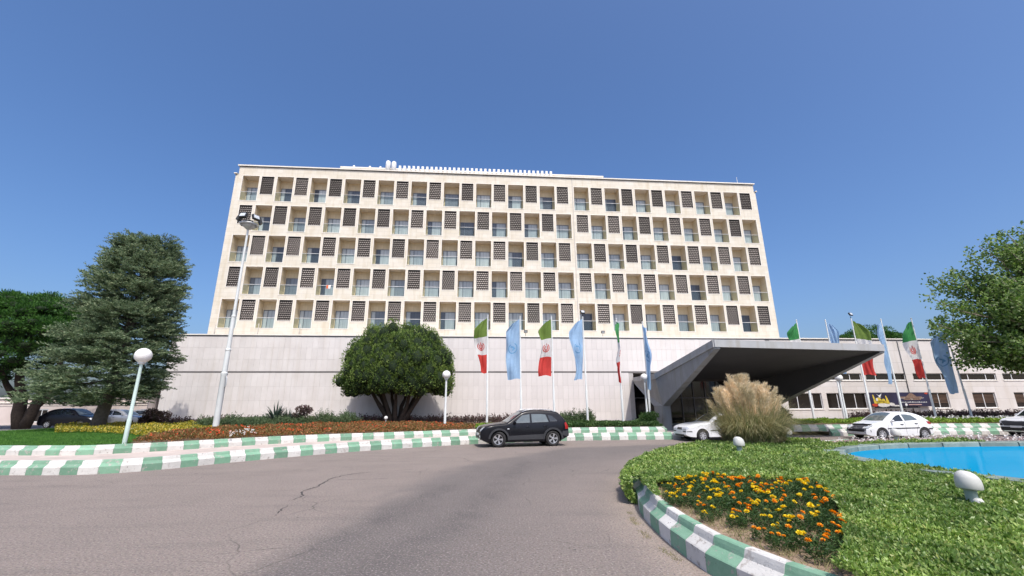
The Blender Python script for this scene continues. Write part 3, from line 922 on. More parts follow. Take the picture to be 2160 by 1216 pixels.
for (za, zb) in ((0.3, 1.30), (1.30, 2.44), (2.44, 3.58), (3.58, 4.72)):
    n = int((UR0 - U0) / 0.4697)
    for i in range(n): cells.append((PX(U0) + i * 0.4697, za, zb - za, 0.4697))
for (za, zb) in ((4.86, 5.86), (5.86, 6.86), (6.86, 7.86)):
    n = int((UR1 - U0) / 0.4697)
    for i in range(n): cells.append((PX(U0) + i * 0.4697, za, zb - za, 0.4697))
cells.sort(key=lambda c: (c[0] - 3) ** 2 + (c[1] - 3.5) ** 2 * 3)
pm = {}
for hh in {round(c[2], 3) for c in cells}:
    mb = MB(); mb.box(0.004, 0.4657, -0.018, 0.016, 0.004, hh - 0.004); me = mb.mesh('stone_panel'); me.materials.append(MATS['wall_stone']); pm[hh] = me
rest = MB()
for i, (x, z, hh, w) in enumerate(cells):
    if i < 300:
        o = bpy.data.objects.new('stone_panel', pm[round(hh, 3)]); COL.objects.link(o); o.parent = PODIUM
        o.location = (x, PY + rnd.uniform(-0.003, 0.003), z)
    else:
        j = rnd.uniform(-0.003, 0.003)
        rest.box(x + 0.004, x + 0.4657, PY - 0.018 + j, PY + 0.016, z + 0.004, z + hh - 0.004)
tag(rest.build('stone_panel', 'wall_stone', PODIUM), kind='stuff')
mb = MB(); mb.box(PX(U0), PX(UR1), PY - 0.012, PY + 0.02, STRIP_Z0 + 0.004, STRIP_Z1 - 0.004); mb.build('string_groove', 'groove_shade', HOTEL)  # nearly flush strip, its dark colour paints the shade of a groove
mb = MB(); mb.box(PX(U0) - 0.03, PX(U1), PY - 0.06, PY + 0.3, P_TOP + 0.004, P_TOP + 0.075); mb.build('podium_cap_joint', 'metal_trim', HOTEL)
mb = MB(); mb.box(PX(U0) - 0.06, PX(U1), PY - 0.1, PY + 0.4, P_TOP + 0.075, P_TOP + 0.17); mb.build('podium_cap', 'travertine_trim', HOTEL)
# windows of the wing
def window(a, b, z0, z1, splits, blind=False):
    y = PY + 0.10; f = 0.06
    root = MB(); root.box(a + 0.003, a + f, y, PY + 0.158, z0 + 0.003, z1 - 0.003); root.box(b - f, b - 0.003, y, PY + 0.158, z0 + 0.003, z1 - 0.003)
    root.box(a + f, b - f, y, PY + 0.158, z1 - f, z1 - 0.003); root.box(a + f, b - f, y, PY + 0.158, z0 + 0.003, z0 + f)
    for s in splits:
        x = a + (b - a) * s; root.box(x - f * 0.5, x + f * 0.5, y, PY + 0.158, z0 + f, z1 - f)
    w = root.build('window', 'white_paint', HOTEL)
    ed = [0] + list(splits) + [1]
    for s, e in zip(ed, ed[1:]):
        mb = MB(); mb.box(a + (b - a) * s + 0.03, a + (b - a) * e - 0.03, PY + 0.13, PY + 0.145, z0 + 0.03, z1 - 0.03); mb.build('pane', 'dark_glass', w)
    mb = MB(); mb.box(a - 0.05, b + 0.05, PY - 0.05, PY + 0.09, z0 - 0.07, z0 - 0.002); mb.build('sill', 'travertine_trim', w)
    if blind:
        mb = MB()
        for k in range(7):
            z = z0 + 0.5 + k * 0.12
            mb.box(a + 0.09, b - 0.09, PY + 0.122, PY + 0.129, z, z + 0.055)
        mb.build('blind', 'blind_brown', w)
for i, (a, b) in enumerate(low_w):
    window(PX(a), PX(b), 1.42, 2.86, (0.5,) if i >= 3 else (0.28, 0.72) if i else (0.3, 0.74), i >= 3)
for a, b in up_w: window(PX(a), PX(b), 4.02, 4.68, (0.26, 0.74))
# entrance recess: dark glazed wall with mullions and a door
mb = MB(); mb.box(PX(UR0), PX(UR1), PY + 3.9, PY + 4.0, 0.1, 4.7); eg = mb.build('entrance_glazing', 'entrance_glass', HOTEL)
for i in range(1, 11):
    x = PX(UR0) + (UR1 - UR0) * i / 11
    mb = MB(); mb.box(x - 0.04, x + 0.04, PY + 3.8, PY + 3.898, 0.1, 4.7); mb.build('mullion', 'metal_trim', eg)
mb = MB(); mb.box(PX(UR0), PX(UR1), PY + 3.82, PY + 3.897, 2.5, 2.6); mb.build('transom', 'metal_trim', eg)
# pipes and joints down the walls
for u, z0, z1 in ((9.9, 0.6, 7.8), (37.9, 0.6, 7.8)):
    mb = MB(); mb.tube([(PX(u), PY - 0.05, z0), (PX(u), PY - 0.05, z1)], 0.035, 8); mb.build('downpipe', 'joint_dark' if u < 20 else 'metal_trim', HOTEL, True)
for x in (-28.1, -24.2, -20.4):
    mb = MB(); mb.tube([(x, -0.04, 7.9), (x, -0.04, 9.6)], 0.03, 6); mb.build('downpipe', 'joint_dark', HOTEL, True)
# column and slab at the left end
mb = MB(); mb.lathe([(0.38, 0.3), (0.38, 3.5), (0.42, 3.52)], 20, M=Matrix.Translation((PX(-30.1), PY + 0.6, 0))); mb.build('column', 'pink_render', HOTEL, True)
mb = MB(); mb.box(PX(-33.6), PX(U0) - 0.02, PY + 0.1, PY + 6, 3.52, 3.95); mb.build('porch_slab', 'metal_trim', HOTEL)

# low pink building behind the parked cars
LB = thing('low_building', 'low pale pink building with small white windows behind the parked cars', 'building', (-46, 46.5, 0), 0.0)
mb = MB(); lw = [(-3.2, -1.9, 0.55, 1.85), (3.0, 4.1, 1.0, 1.85), (-9, -7.9, 0.9, 1.85)]
holed_wall(mb, -22, 15, 0, 2.9, 0.0, lw, reveal=0.15); mb.box(-22, 15, 0.3, 8, 0, 2.85)
mb.build('wall', 'pink_render', LB, fix=False)
mb = MB(); mb.box(-22, 15, -0.10, 0.25, 2.45, 2.53); mb.box(-22, 15, -0.12, 0.3, 2.9, 3.02); mb.box(-22, 15, -0.05, 0.2, 2.2, 2.24); mb.build('string_course', 'travertine_trim', LB)
for a, b, c, d in lw:
    mb = MB(); f = 0.09
    mb.box(a, a + f, 0.03, 0.12, c, d); mb.box(b - f, b, 0.03, 0.12, c, d); mb.box(a + f, b - f, 0.03, 0.12, d - f, d); mb.box(a + f, b - f, 0.03, 0.12, c, c + f); mb.box((a + b) / 2 - 0.03, (a + b) / 2 + 0.03, 0.03, 0.12, c + f, d - f)
    w = mb.build('window', 'white_paint', LB); mb = MB(); mb.box(a + f, b - f, 0.07, 0.1, c + f, d - f); mb.build('pane', 'dark_glass', w)


# ------------------------------------------------------------------ folded concrete canopy over the entrance
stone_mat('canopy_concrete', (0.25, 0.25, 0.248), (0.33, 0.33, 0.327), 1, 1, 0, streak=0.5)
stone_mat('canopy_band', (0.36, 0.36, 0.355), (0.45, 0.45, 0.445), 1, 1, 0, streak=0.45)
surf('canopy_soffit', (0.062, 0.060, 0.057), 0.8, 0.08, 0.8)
def canopy():
    fl = on_ground(1505, 718, 5.05); fr = on_ground(1862, 728, 5.05)
    C = thing('entrance_canopy', 'grey folded concrete canopy over the hotel entrance', 'canopy', (fl.x, fl.y, 0), 0)
    fl2 = Vector((fl.x, fl.y)); fr2 = Vector((fr.x, fr.y))
    vl = Vector((9.75, 30.2)); vr = Vector((18.25, 31.9)); wl_ = Vector((11.0, 40.3)); wr_ = Vector((19.5, 41.2))
    ZF, ZV, ZW, TH_ = 5.05, 3.92, 4.28, 0.34
    def P(v, z): return Vector((v.x - fl.x, v.y - fl.y, z))
    rows = [(fl2, fr2, ZF), (vl, vr, ZV), (wl_, wr_, ZW)]
    # roof slab in two folds
    mb = MB()
    for (a, b, z), (c, d, z2) in zip(rows, rows[1:]):
        mb.quad(P(a, z), P(b, z), P(d, z2), P(c, z2))
    mb.build('roof_slab', 'canopy_band', C, fix=False)
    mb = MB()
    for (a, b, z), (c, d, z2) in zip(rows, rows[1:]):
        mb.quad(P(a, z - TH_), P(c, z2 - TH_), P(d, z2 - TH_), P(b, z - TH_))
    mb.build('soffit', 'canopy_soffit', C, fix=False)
    # paler edge band round the slab
    mb = MB()
    e = 0.06
    def band(a, za, b, zb, t=0.10):
        d = (b - a).normalized(); n = Vector((d.y, -d.x)) * e; n2 = Vector((d.y, -d.x)) * -t
        A = [P(a + n, za - TH_ - 0.01), P(b + n, zb - TH_ - 0.01), P(b + n, zb + 0.02), P(a + n, za + 0.02)]
        B = [P(a + n2, za - TH_ - 0.01), P(b + n2, zb - TH_ - 0.01), P(b + n2, zb + 0.02), P(a + n2, za + 0.02)]
        mb.add(A + B, [(0, 1, 2, 3), (7, 6, 5, 4), (3, 2, 6, 7), (1, 0, 4, 5), (0, 3, 7, 4), (2, 1, 5, 6)])
    band(fl2, ZF, fr2, ZF); band(vl, ZV, fl2, ZF); band(wl_, ZW, vl, ZV); band(fr2, ZF, vr, ZV); band(vr, ZV, wr_, ZW)
    mb.build('edge_band', 'canopy_band', C)
    # side girders, deepest at the piers
    for (f2, v2, w2, sgn) in ((fl2, vl, wl_, 1), (fr2, vr, wr_, -1)):
        zp = 1.80
        th = 0.55
        ux = (fr2 - fl2).normalized() * (th * sgn)
        in_f = f2 + (fr2 - fl2).normalized() * (0.32 * sgn)
        fwd = (f2 - v2).normalized()
        a_out = [(f2, ZF - TH_ + 0.01), (v2, ZV - TH_ + 0.01), (w2, ZW - TH_ + 0.01), (w2, ZW - TH_ - 0.15), (v2 - fwd * 0.75, zp), (v2 + fwd * 0.75, zp), (f2, ZF - TH_ - 0.10)]
        mb = MB()
        out = [P(p, z) for p, z in a_out]; inn = [P(p + (ux if i not in (0, 6) else ux * 0.6), z) for i, (p, z) in enumerate(a_out)]
        n = len(out)
        mb.add(out + inn, [tuple(range(n))] + [(i, (i + 1) % n, n + (i + 1) % n, n + i) for i in range(n)])
        mb.add(inn, [tuple(range(n - 1, -1, -1))], 1)  # inner face of the same girder coloured dark to paint its shade
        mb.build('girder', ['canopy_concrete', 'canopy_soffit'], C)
        mb = MB()
        base = [v2 - fwd * 0.5, v2 + fwd * 0.5, v2 + fwd * 0.5 + ux * 1.2, v2 - fwd * 0.5 + ux * 1.2]
        top = [v2 - fwd * 0.747, v2 + fwd * 0.747, v2 + fwd * 0.747 + ux * 0.99, v2 - fwd * 0.747 + ux * 0.99]
        mb.add([P(p, 0.05) for p in base] + [P(p, zp + 0.02) for p in top], [(3, 2, 1, 0), (4, 5, 6, 7), (0, 1, 5, 4), (1, 2, 6, 5), (2, 3, 7, 6), (3, 0, 4, 7)])
        mb.build('pier', 'canopy_concrete', C)
canopy()

# ------------------------------------------------------------------ cars
def paint(name, col, rough=0.25, metal=0.0, coat=1.0):
    m = surf(name, col, rough, 0.04, 1.5, metal=metal, spec=0.5 if coat > 0.4 else 0.25, coat=coat)
    return m
paint('paint_black', (0.006, 0.006, 0.009), 0.3, coat=0.18)
paint('paint_white', (0.78, 0.78, 0.77), 0.3, coat=0.6)
paint('paint_silver', (0.42, 0.43, 0.45), 0.3, 0.5)
paint('paint_pearl', (0.72, 0.72, 0.71), 0.3, coat=0.7)
surf('car_glass', (0.015, 0.02, 0.024), 0.04, 0.1, spec=0.8)
surf('car_glass_light', (0.10, 0.125, 0.13), 0.05, 0.3, 1.2, spec=0.9)
surf('plastic_black', (0.018, 0.018, 0.019), 0.55, 0.1)
surf('plastic_grey', (0.04, 0.041, 0.045), 0.5, 0.1)
surf('tyre_rubber', (0.022, 0.021, 0.021), 0.8, 0.15, 6)
surf('rim_alloy', (0.55, 0.55, 0.56), 0.3, 0.08, metal=0.7)
surf('rim_steel', (0.50, 0.50, 0.51), 0.4, 0.08, metal=0.4)
surf('lamp_clear', (0.55, 0.57, 0.60), 0.08, 0.25, 8, spec=0.9)
surf('lamp_red', (0.35, 0.012, 0.012), 0.15, 0.1, spec=0.7)
surf('lamp_amber', (0.75, 0.30, 0.03), 0.2, 0.1)
surf('plate_white', (0.7, 0.7, 0.68), 0.5, 0.15, 14)
surf('chrome', (0.62, 0.63, 0.65), 0.15, 0.05, metal=1.0)
surf('bra_dark', (0.05, 0.05, 0.058), 0.5, 0.2)

def lerp_prof(pts, x):
    if x <= pts[0][0]: return pts[0][1]
    for (a, za), (b, zb) in zip(pts, pts[1:]):
        if x <= b:
            t = (x - a) / (b - a)
            return za + (zb - za) * t
    return pts[-1][1]
def smooth_prof(pts, n=4):
    out = [pts[0]]
    P = [(2 * pts[0][0] - pts[1][0], 2 * pts[0][1] - pts[1][1])] + list(pts) + [(2 * pts[-1][0] - pts[-2][0], 2 * pts[-1][1] - pts[-2][1])]
    # shape-keeping interpolation (no overshoot)
    m = []
    for i in range(1, len(P) - 1):
        d0 = (P[i][1] - P[i - 1][1]) / max(1e-6, P[i][0] - P[i - 1][0]); d1 = (P[i + 1][1] - P[i][1]) / max(1e-6, P[i + 1][0] - P[i][0])
        m.append(0 if d0 * d1 <= 0 else 2 * d0 * d1 / (d0 + d1))
    for i, ((a, za), (b, zb)) in enumerate(zip(pts, pts[1:])):
        h = b - a
        for k in range(1, n + 1):
            t = k / n
            z = za * (2 * t ** 3 - 3 * t * t + 1) + m[i] * h * (t ** 3 - 2 * t * t + t) + zb * (-2 * t ** 3 + 3 * t * t) + m[i + 1] * h * (t ** 3 - t * t)
            out.append((a + h * t, z))
    return out
class Car:
    """local x: 0 at the front bumper, L at the tail; y across; z up from the road"""
    def __init__(s, root, L, W, top, belt, low, wheels, wr, tum=0.30, nose=0.5, tail=0.4, round_f=0.16, round_r=0.12):
        s.root, s.L, s.W, s.belt, s.low, s.wheels, s.wr, s.tum = root, L, W, belt, low, wheels, wr, tum
        s.top = smooth_prof(top); s.nose, s.tail, s.rf, s.rr = nose, tail, round_f, round_r
    def zt(s, x): return lerp_prof(s.top, x)
    def zb(s, x, arch=True):
        z = lerp_prof(s.low, x)
        if arch:
            for wx in s.wheels:
                r = s.wr + 0.055
                if abs(x - wx) < r:
                    z = max(z, s.wr + math.sqrt(r * r - (x - wx) ** 2))
        return z
    def hw(s, x, z):
        w = s.W / 2
        if x < s.nose: w *= 1 - s.rf * ((s.nose - x) / s.nose) ** 2.4
        if x > s.L - s.tail: w *= 1 - s.rr * ((x - s.L + s.tail) / s.tail) ** 2.4
        b = lerp_prof(s.belt, x)
        if z > b: w -= s.tum * (z - b) + 0.012 * min(1, (z - b) / 0.05)
        mid = 0.62
        if z < mid: w *= 1 - 0.075 * ((mid - z) / mid) ** 2
        elif z < b: w *= 1 - 0.03 * ((z - mid) / max(0.05, b - mid)) ** 2
        if z >= b: w -= s.W / 2 * 0.03
        return w
    def body(s, mat, name='body'):
        xs = sorted({round(x, 4) for x in [s.L * i / 46 for i in range(47)] + [0.012, 0.035, 0.07, s.L - 0.012, s.L - 0.035, s.L - 0.07]
                     + [wx + (s.wr + 0.055) * math.cos(math.pi * k / 14) for wx in s.wheels for k in range(15)] + [p[0] for p in s.top]})
        rings = []
        for x in xs:
            zt, zb = s.zt(x), s.zb(x)
            r = min(0.09, (zt - zb) * 0.3)
            side = []
            zs = [zb + (zt - r - zb) * t for t in (0, 0.12, 0.3, 0.5, 0.68, 0.82, 0.92, 1.0)]
            b = lerp_prof(s.belt, x)
            for z in zs: side.append((s.hw(x, z), z))
            we = s.hw(x, zt - r)
            for a in (30, 60, 82):
                side.append((we - 1.6 * r * (1 - math.cos(R(a))), zt - r + r * math.sin(R(a))))
            y_in = side[-1][0]
            topc = [(y_in * 0.6, zt + 0.012), (0, zt + 0.02)]
            half = [(0, zb), (side[0][0] * 0.7, zb)] + side + topc
            full = half + [(-y, z) for y, z in half[-2:0:-1]]
            rings.append([(x, y, z) for y, z in full])
        n = len(rings[0]); vs = [v for q in rings for v in q]; fs = []
        for i in range(len(rings) - 1):
            for k in range(n):
                fs.append((i * n + k, i * n + (k + 1) % n, (i + 1) * n + (k + 1) % n, (i + 1) * n + k))
        fs.append(tuple(range(n))); fs.append(tuple((len(rings) - 1) * n + k for k in range(n - 1, -1, -1)))
        mb = MB(); mb.add(vs, fs)
        u = MB(); u.box(0.35, s.L - 0.35, -s.W / 2 + 0.27, s.W / 2 - 0.27, 0.20, 0.80); u.build('underbody', 'plastic_black', s.root)
        return sharp(mb.build(name, mat, s.root), 40)
    # patches that lie on the body ------------------------------------------------
    @staticmethod
    def refine(poly, step=0.12):
        out = []
        for (a, b), (c, d) in zip(poly, poly[1:] + poly[:1]):
            n = max(1, int(math.hypot(c - a, d - b) / step))
            out += [(a + (c - a) * k / n, b + (d - b) * k / n) for k in range(n)]
        return out
    def patch(s, name, poly, mat, fn, off, parent=None, thick=0.02):
        """fan of a polygon, laid on the body by FN (2-D point -> 3-D point, outward normal)"""
        pts = s.refine(poly); cx = sum(p[0] for p in pts) / len(pts); cz = sum(p[1] for p in pts) / len(pts)
        rings = [pts, [(cx + (p[0] - cx) * 0.66, cz + (p[1] - cz) * 0.66) for p in pts], [(cx + (p[0] - cx) * 0.33, cz + (p[1] - cz) * 0.33) for p in pts]]
        vs = []; fs = []; n = len(pts)
        for q in rings:
            for p in q:
                v, nr = fn(*p); vs.append(v + nr * off)
        v, nr = fn(cx, cz); vs.append(v + nr * off)
        for p in pts:
            v, nr = fn(*p); vs.append(v - nr * thick)
        for rr in range(2):
            for k in range(n): fs.append((rr * n + k, rr * n + (k + 1) % n, rr * n + n + (k + 1) % n, rr * n + n + k))
        for k in range(n): fs.append((2 * n + k, 2 * n + (k + 1) % n, 3 * n)); fs.append((k, (k + 1) % n, 3 * n + 1 + (k + 1) % n, 3 * n + 1 + k))
        mb = MB(); mb.add(vs, fs)
        return sharp(mb.build(name, mat, parent or s.root), 50)
    def side_fn(s, sg):
        def f(x, z):
            return Vector((x, sg * s.hw(x, z), z)), Vector((0, sg, s.tum * 0.5 if z > lerp_prof(s.belt, x) else 0)).normalized()
        return f
    def side(s, name, poly, mat, off=0.006, both=True, parent=None):
        return [s.patch(name, poly, mat, s.side_fn(sg), off, parent) for sg in ((1, -1) if both else (-1,))]
    def front_fn(s, rear=False):
        def surf_x(y, z):
            lo, hi = 0.0, s.L * 0.45
            for _ in range(40):
                m = (lo + hi) / 2; x = s.L - m if rear else m
                if abs(y) <= s.hw(x, z) and z <= s.zt(x) - 0.0: hi = m
                else: lo = m
            return s.L - hi if rear else hi
        def f(y, z):
            x = surf_x(y, z)
            return Vector((x, y, z)), Vector((1 if rear else -1, 0.5 * y / (s.W / 2), 0.15)).normalized()
        return f
    def front(s, name, poly, mat, off=0.006, rear=False, parent=None, mirror=False):
        o = [s.patch(name, poly, mat, s.front_fn(rear), off, parent)]
        if mirror: o.append(s.patch(name, [(-y, z) for y, z in poly][::-1], mat, s.front_fn(rear), off, parent))
        return o
    def top_fn(s):
        def f(x, y):
            e = 0.02
            sl = (s.zt(x + e) - s.zt(x - e)) / (2 * e)
            w = max(0.3, s.hw(x, s.zt(x) - 0.05))
            z = s.zt(x) + 0.02 - 0.05 * (abs(y) / w) ** 2.5
            return Vector((x, y, z)), Vector((-sl, 0, 1)).normalized()
        return f
    def on_top(s, name, poly, mat, off=0.008, parent=None):
        return s.patch(name, poly, mat, s.top_fn(), off, parent)
    def seam(s, pts, w=0.008, name='door_seam', mat='plastic_black', sides=(1, -1)):
        for sg in sides:
            f = s.side_fn(sg); mb = MB()
            q = s.refine(list(pts) + [pts[-1]], 0.1)
            q = [(a, b) for a, b in q] ; line = []
            for (a, b), (c, d) in zip(pts, pts[1:]):
                n = max(1, int(math.hypot(c - a, d - b) / 0.1)); line += [(a + (c - a) * k / n, b + (d - b) * k / n) for k in range(n)]
            line.append(pts[-1])
            mb.tube([f(*p)[0] + f(*p)[1] * 0.001 for p in line], w * 0.6, 5); mb.build(name, mat, s.root)
    def add_wheels(s, rim, spokes, steer=0.0, tw=0.2, rim_r=0.64, wide=0.5):
        for i, wx in enumerate(s.wheels):
            for sg in (-1, 1):
                yc = sg * (s.hw(wx, 0.45) - tw / 2 - 0.012)
                w = MB(); r = s.wr; t = tw / 2
                w.lathe([(r * 0.62, -t * 0.8), (r * 0.80, -t), (r * 0.93, -t * 0.95), (r * 0.985, -t * 0.72), (r, -t * 0.3), (r, t * 0.3), (r * 0.985, t * 0.72), (r * 0.93, t * 0.95), (r * 0.80, t), (r * 0.62, t * 0.8), (r * 0.62, -t * 0.8)], 32)
                wh = w.build('wheel', 'tyre_rubber', s.root, True)
                wh.location = (wx, yc, r)
                wh.rotation_euler = (R(90) if sg < 0 else R(-90), 0, steer if i == 0 else 0)
                q = MB(); rr = r * rim_r
                q.lathe([(rr, t * 0.80), (rr * 1.0, t * 0.92), (rr * 0.93, t * 0.9), (rr * 0.90, t * 0.55)], 32)
                q.lathe([(rr * 0.24, t * 0.62), (rr * 0.22, t * 0.80), (rr * 0.08, t * 0.86), (0, t * 0.87)], 16)
                for k in range(spokes):
                    a = 2 * math.pi * k / spokes
                    for da in ((-0.11, 0.11) if spokes == 5 else (0,)):
                        wd = rr * (0.10 if spokes == 5 else wide * 2.2 / spokes)
                        c, sn = math.cos(a + da), math.sin(a + da); px, py = -sn, c
                        p0 = rr * 0.16; p1 = rr * 0.93
                        w0, w1 = wd * 0.8, wd * 1.15
                        vs = [(c * p0 - px * w0, sn * p0 - py * w0, t * 0.78), (c * p0 + px * w0, sn * p0 + py * w0, t * 0.78), (c * p1 + px * w1, sn * p1 + py * w1, t * 0.86), (c * p1 - px * w1, sn * p1 - py * w1, t * 0.86)]
                        q.add(vs + [(a_, b_, z_ - 0.025) for a_, b_, z_ in vs], [(0, 1, 2, 3), (0, 4, 5, 1), (1, 5, 6, 2), (2, 6, 7, 3), (3, 7, 4, 0)])
                q.build('rim', rim, wh)
                d = MB(); d.lathe([(0, t * 0.35), (rr * 0.93, t * 0.35)], 24); d.build('brake_disc', 'plastic_black', wh)
    def mirror(s, x, z, mat, size=(0.10, 0.17, 0.12)):
        for sg in (-1, 1):
            y = sg * (s.hw(x, z) + 0.09); mb = MB()
            M = Matrix.Translation((x, y, z + 0.03)) @ Matrix.Diagonal((size[0], size[1], size[2], 1))
            pr = [(0.0, -0.5), (0.32, -0.46), (0.48, -0.25), (0.52, 0.1), (0.42, 0.38), (0.2, 0.5), (0, 0.5)]
            mb.lathe(pr, 14, M=M); mb.tube([(x, sg * (s.hw(x, z) - 0.03), z - 0.02), (x, y, z)], 0.022, 6)
            mb.build('mirror', mat, s.root, True)
    def handle(s, x, z, mat):
        for sg in (-1, 1):
            f = s.side_fn(sg); a, n = f(x, z); b, _ = f(x + 0.19, z); mb = MB()
            mb.tube([a - n * 0.01, a + n * 0.025 + Vector((0.03, 0, 0)), b + n * 0.025 - Vector((0.03, 0, 0)), b - n * 0.01], [0.012, 0.016, 0.016, 0.012], 6)
            mb.build('door_handle', mat, s.root, True)

def place_car(name, label, loc, heading, group=None):
    return thing(name, label, 'car', loc, heading, group)

# black compact SUV in the middle of the drive
def black_suv():
    fw = on_ground(1052, 944.5); rw = on_ground(1165, 941.5)
    h = math.atan2(rw.y - fw.y, rw.x - fw.x)
    L, W = 4.325, 1.80; wx = (0.87, 3.50)
    d = Vector((math.cos(h), math.sin(h), 0)); n = Vector((-d.y, d.x, 0))
    org = Vector((fw.x, fw.y, 0)) - d * wx[0] + n * (W / 2 - 0.09)
    root = place_car('suv', 'black compact SUV with roof rails standing on the drive', org, h)
    c = Car(root, L, W,
            [(0, 0.60), (0.03, 0.74), (0.10, 0.85), (0.25, 0.94), (0.6, 1.01), (1.0, 1.055), (1.22, 1.075), (1.45, 1.20), (1.75, 1.40), (2.0, 1.55), (2.25, 1.625), (2.6, 1.65), (3.1, 1.64), (3.5, 1.61), (3.78, 1.56), (3.98, 1.40), (4.14, 1.19), (4.25, 1.05), (4.31, 0.86), (4.325, 0.6)],
            [(0, 1.1), (0.9, 1.08), (1.2, 1.03), (2.5, 1.06), (4.3, 1.12)],
            [(0, 0.36), (0.25, 0.27), (0.5, 0.25), (3.9, 0.27), (4.15, 0.38), (4.325, 0.46)], wx, 0.355, tum=0.30)
    c.body('paint_black')
    c.side('side_window', [(1.62, 1.075), (1.86, 1.30), (2.02, 1.42), (2.38, 1.47), (2.38, 1.085)], 'car_glass_light', 0.008)
    c.side('side_window', [(2.47, 1.085), (2.47, 1.475), (2.95, 1.47), (3.18, 1.44), (3.30, 1.11)], 'car_glass_light', 0.008)
    c.side('side_window', [(3.38, 1.12), (3.28, 1.42), (3.48, 1.39), (3.74, 1.17), (3.70, 1.13)], 'car_glass', 0.008)
    c.on_top('windshield', [(1.30, -0.70), (1.27, 0.0), (1.30, 0.70), (1.98, 0.56), (2.02, 0.0), (1.98, -0.56)], 'car_glass_light', 0.012)
    c.on_top('rear_window', [(3.80, -0.52), (3.80, 0.52), (4.06, 0.60), (4.06, -0.60)], 'car_glass', 0.012)
    # grey cladding along the sills and round the arches
    c.side('sill_cladding', [(1.28, 0.33), (1.28, 0.50), (2.2, 0.535), (3.08, 0.56), (3.08, 0.33)], 'plastic_grey', 0.018)
    for w in wx:
        arc = [(w + 0.50 * math.cos(R(a)), 0.355 + 0.50 * math.sin(R(a))) for a in range(-4, 185, 9)]
        inn = [(w + 0.415 * math.cos(R(a)), 0.355 + 0.415 * math.sin(R(a))) for a in range(-4, 185, 9)]
        for sg in (-1, 1):
            f = c.side_fn(sg); mb = MB(); k = len(arc); vs = []
            for p in arc + inn: v, nr = f(*p); vs.append(v + nr * (0.03 if p in arc else 0.022))
            for p in inn: v, nr = f(*p); vs.append(v - nr * 0.10)
            for p in arc: v, nr = f(*p); vs.append(v - nr * 0.01)
            mb.add(vs, [(i, i + 1, k + i + 1, k + i) for i in range(k - 1)] + [(k + i, k + i + 1, 2 * k + i + 1, 2 * k + i) for i in range(k - 1)] + [(i + 1, i, 3 * k + i, 3 * k + i + 1) for i in range(k - 1)])
            sharp(mb.build('arch_trim', 'plastic_grey', root), 50)
    c.front('headlight', [(0.46, 0.72), (0.44, 0.80), (0.60, 0.90), (0.80, 0.92), (0.80, 0.80), (0.70, 0.70)], 'lamp_clear', 0.012, mirror=True)
    c.front('grille', [(-0.38, 0.66), (0.38, 0.66), (0.42, 0.78), (-0.42, 0.78)], 'plastic_grey', 0.012)
    c.front('lower_grille', [(-0.5, 0.42), (0.5, 0.42), (0.56, 0.56), (-0.56, 0.56)], 'plastic_black', 0.012)
    c.front('number_plate', [(-0.26, 0.52), (0.26, 0.52), (0.26, 0.63), (-0.26, 0.63)], 'plate_white', 0.03)
    c.front('fog_light', [(0.60, 0.46), (0.74, 0.46), (0.74, 0.54), (0.60, 0.54)], 'lamp_clear', 0.014, mirror=True)
    c.side('tail_light', [(4.13, 0.78), (4.10, 1.05), (4.17, 1.10), (4.27, 0.95), (4.30, 0.78)], 'lamp_red', 0.010)
    c.side('rear_bumper', [(3.95, 0.50), (3.98, 0.68), (4.30, 0.70), (4.31, 0.52), (4.2, 0.44)], 'plastic_grey', 0.018)
    c.side('side_marker', [(1.27, 0.80), (1.27, 0.84), (1.36, 0.84), (1.36, 0.80)], 'lamp_clear', 0.010)
    c.seam([(1.42, 0.50), (1.40, 0.80), (1.52, 1.06)]); c.seam([(2.425, 0.50), (2.425, 1.07)]); c.seam([(3.28, 1.10), (3.22, 0.80), (3.02, 0.56)])
    c.seam([(0.55, 0.95), (0.9, 1.0), (1.3, 1.03)], name='bonnet_seam')
    c.handle(2.16, 0.90, 'paint_black'); c.handle(3.02, 0.92, 'paint_black'); c.mirror(1.62, 1.08, 'paint_black', (0.12, 0.22, 0.19))
    for sg in (-1, 1):
        mb = MB(); y = sg * 0.60
        mb.tube([(2.05, y, 1.57), (2.25, y, 1.655), (2.6, y, 1.70), (3.2, y, 1.69), (3.48, y, 1.655), (3.68, y, 1.56)], [0.02, 0.024, 0.02, 0.02, 0.026, 0.022], 7); mb.build('roof_rail', 'rim_steel', root, True)
    mb = MB(); mb.tube([(3.45, 0, 1.60), (3.62, 0, 1.78)], 0.006, 5); mb.build('aerial', 'plastic_black', root)
    c.add_wheels('rim_alloy', 5, steer=R(-22), tw=0.225)
black_suv()

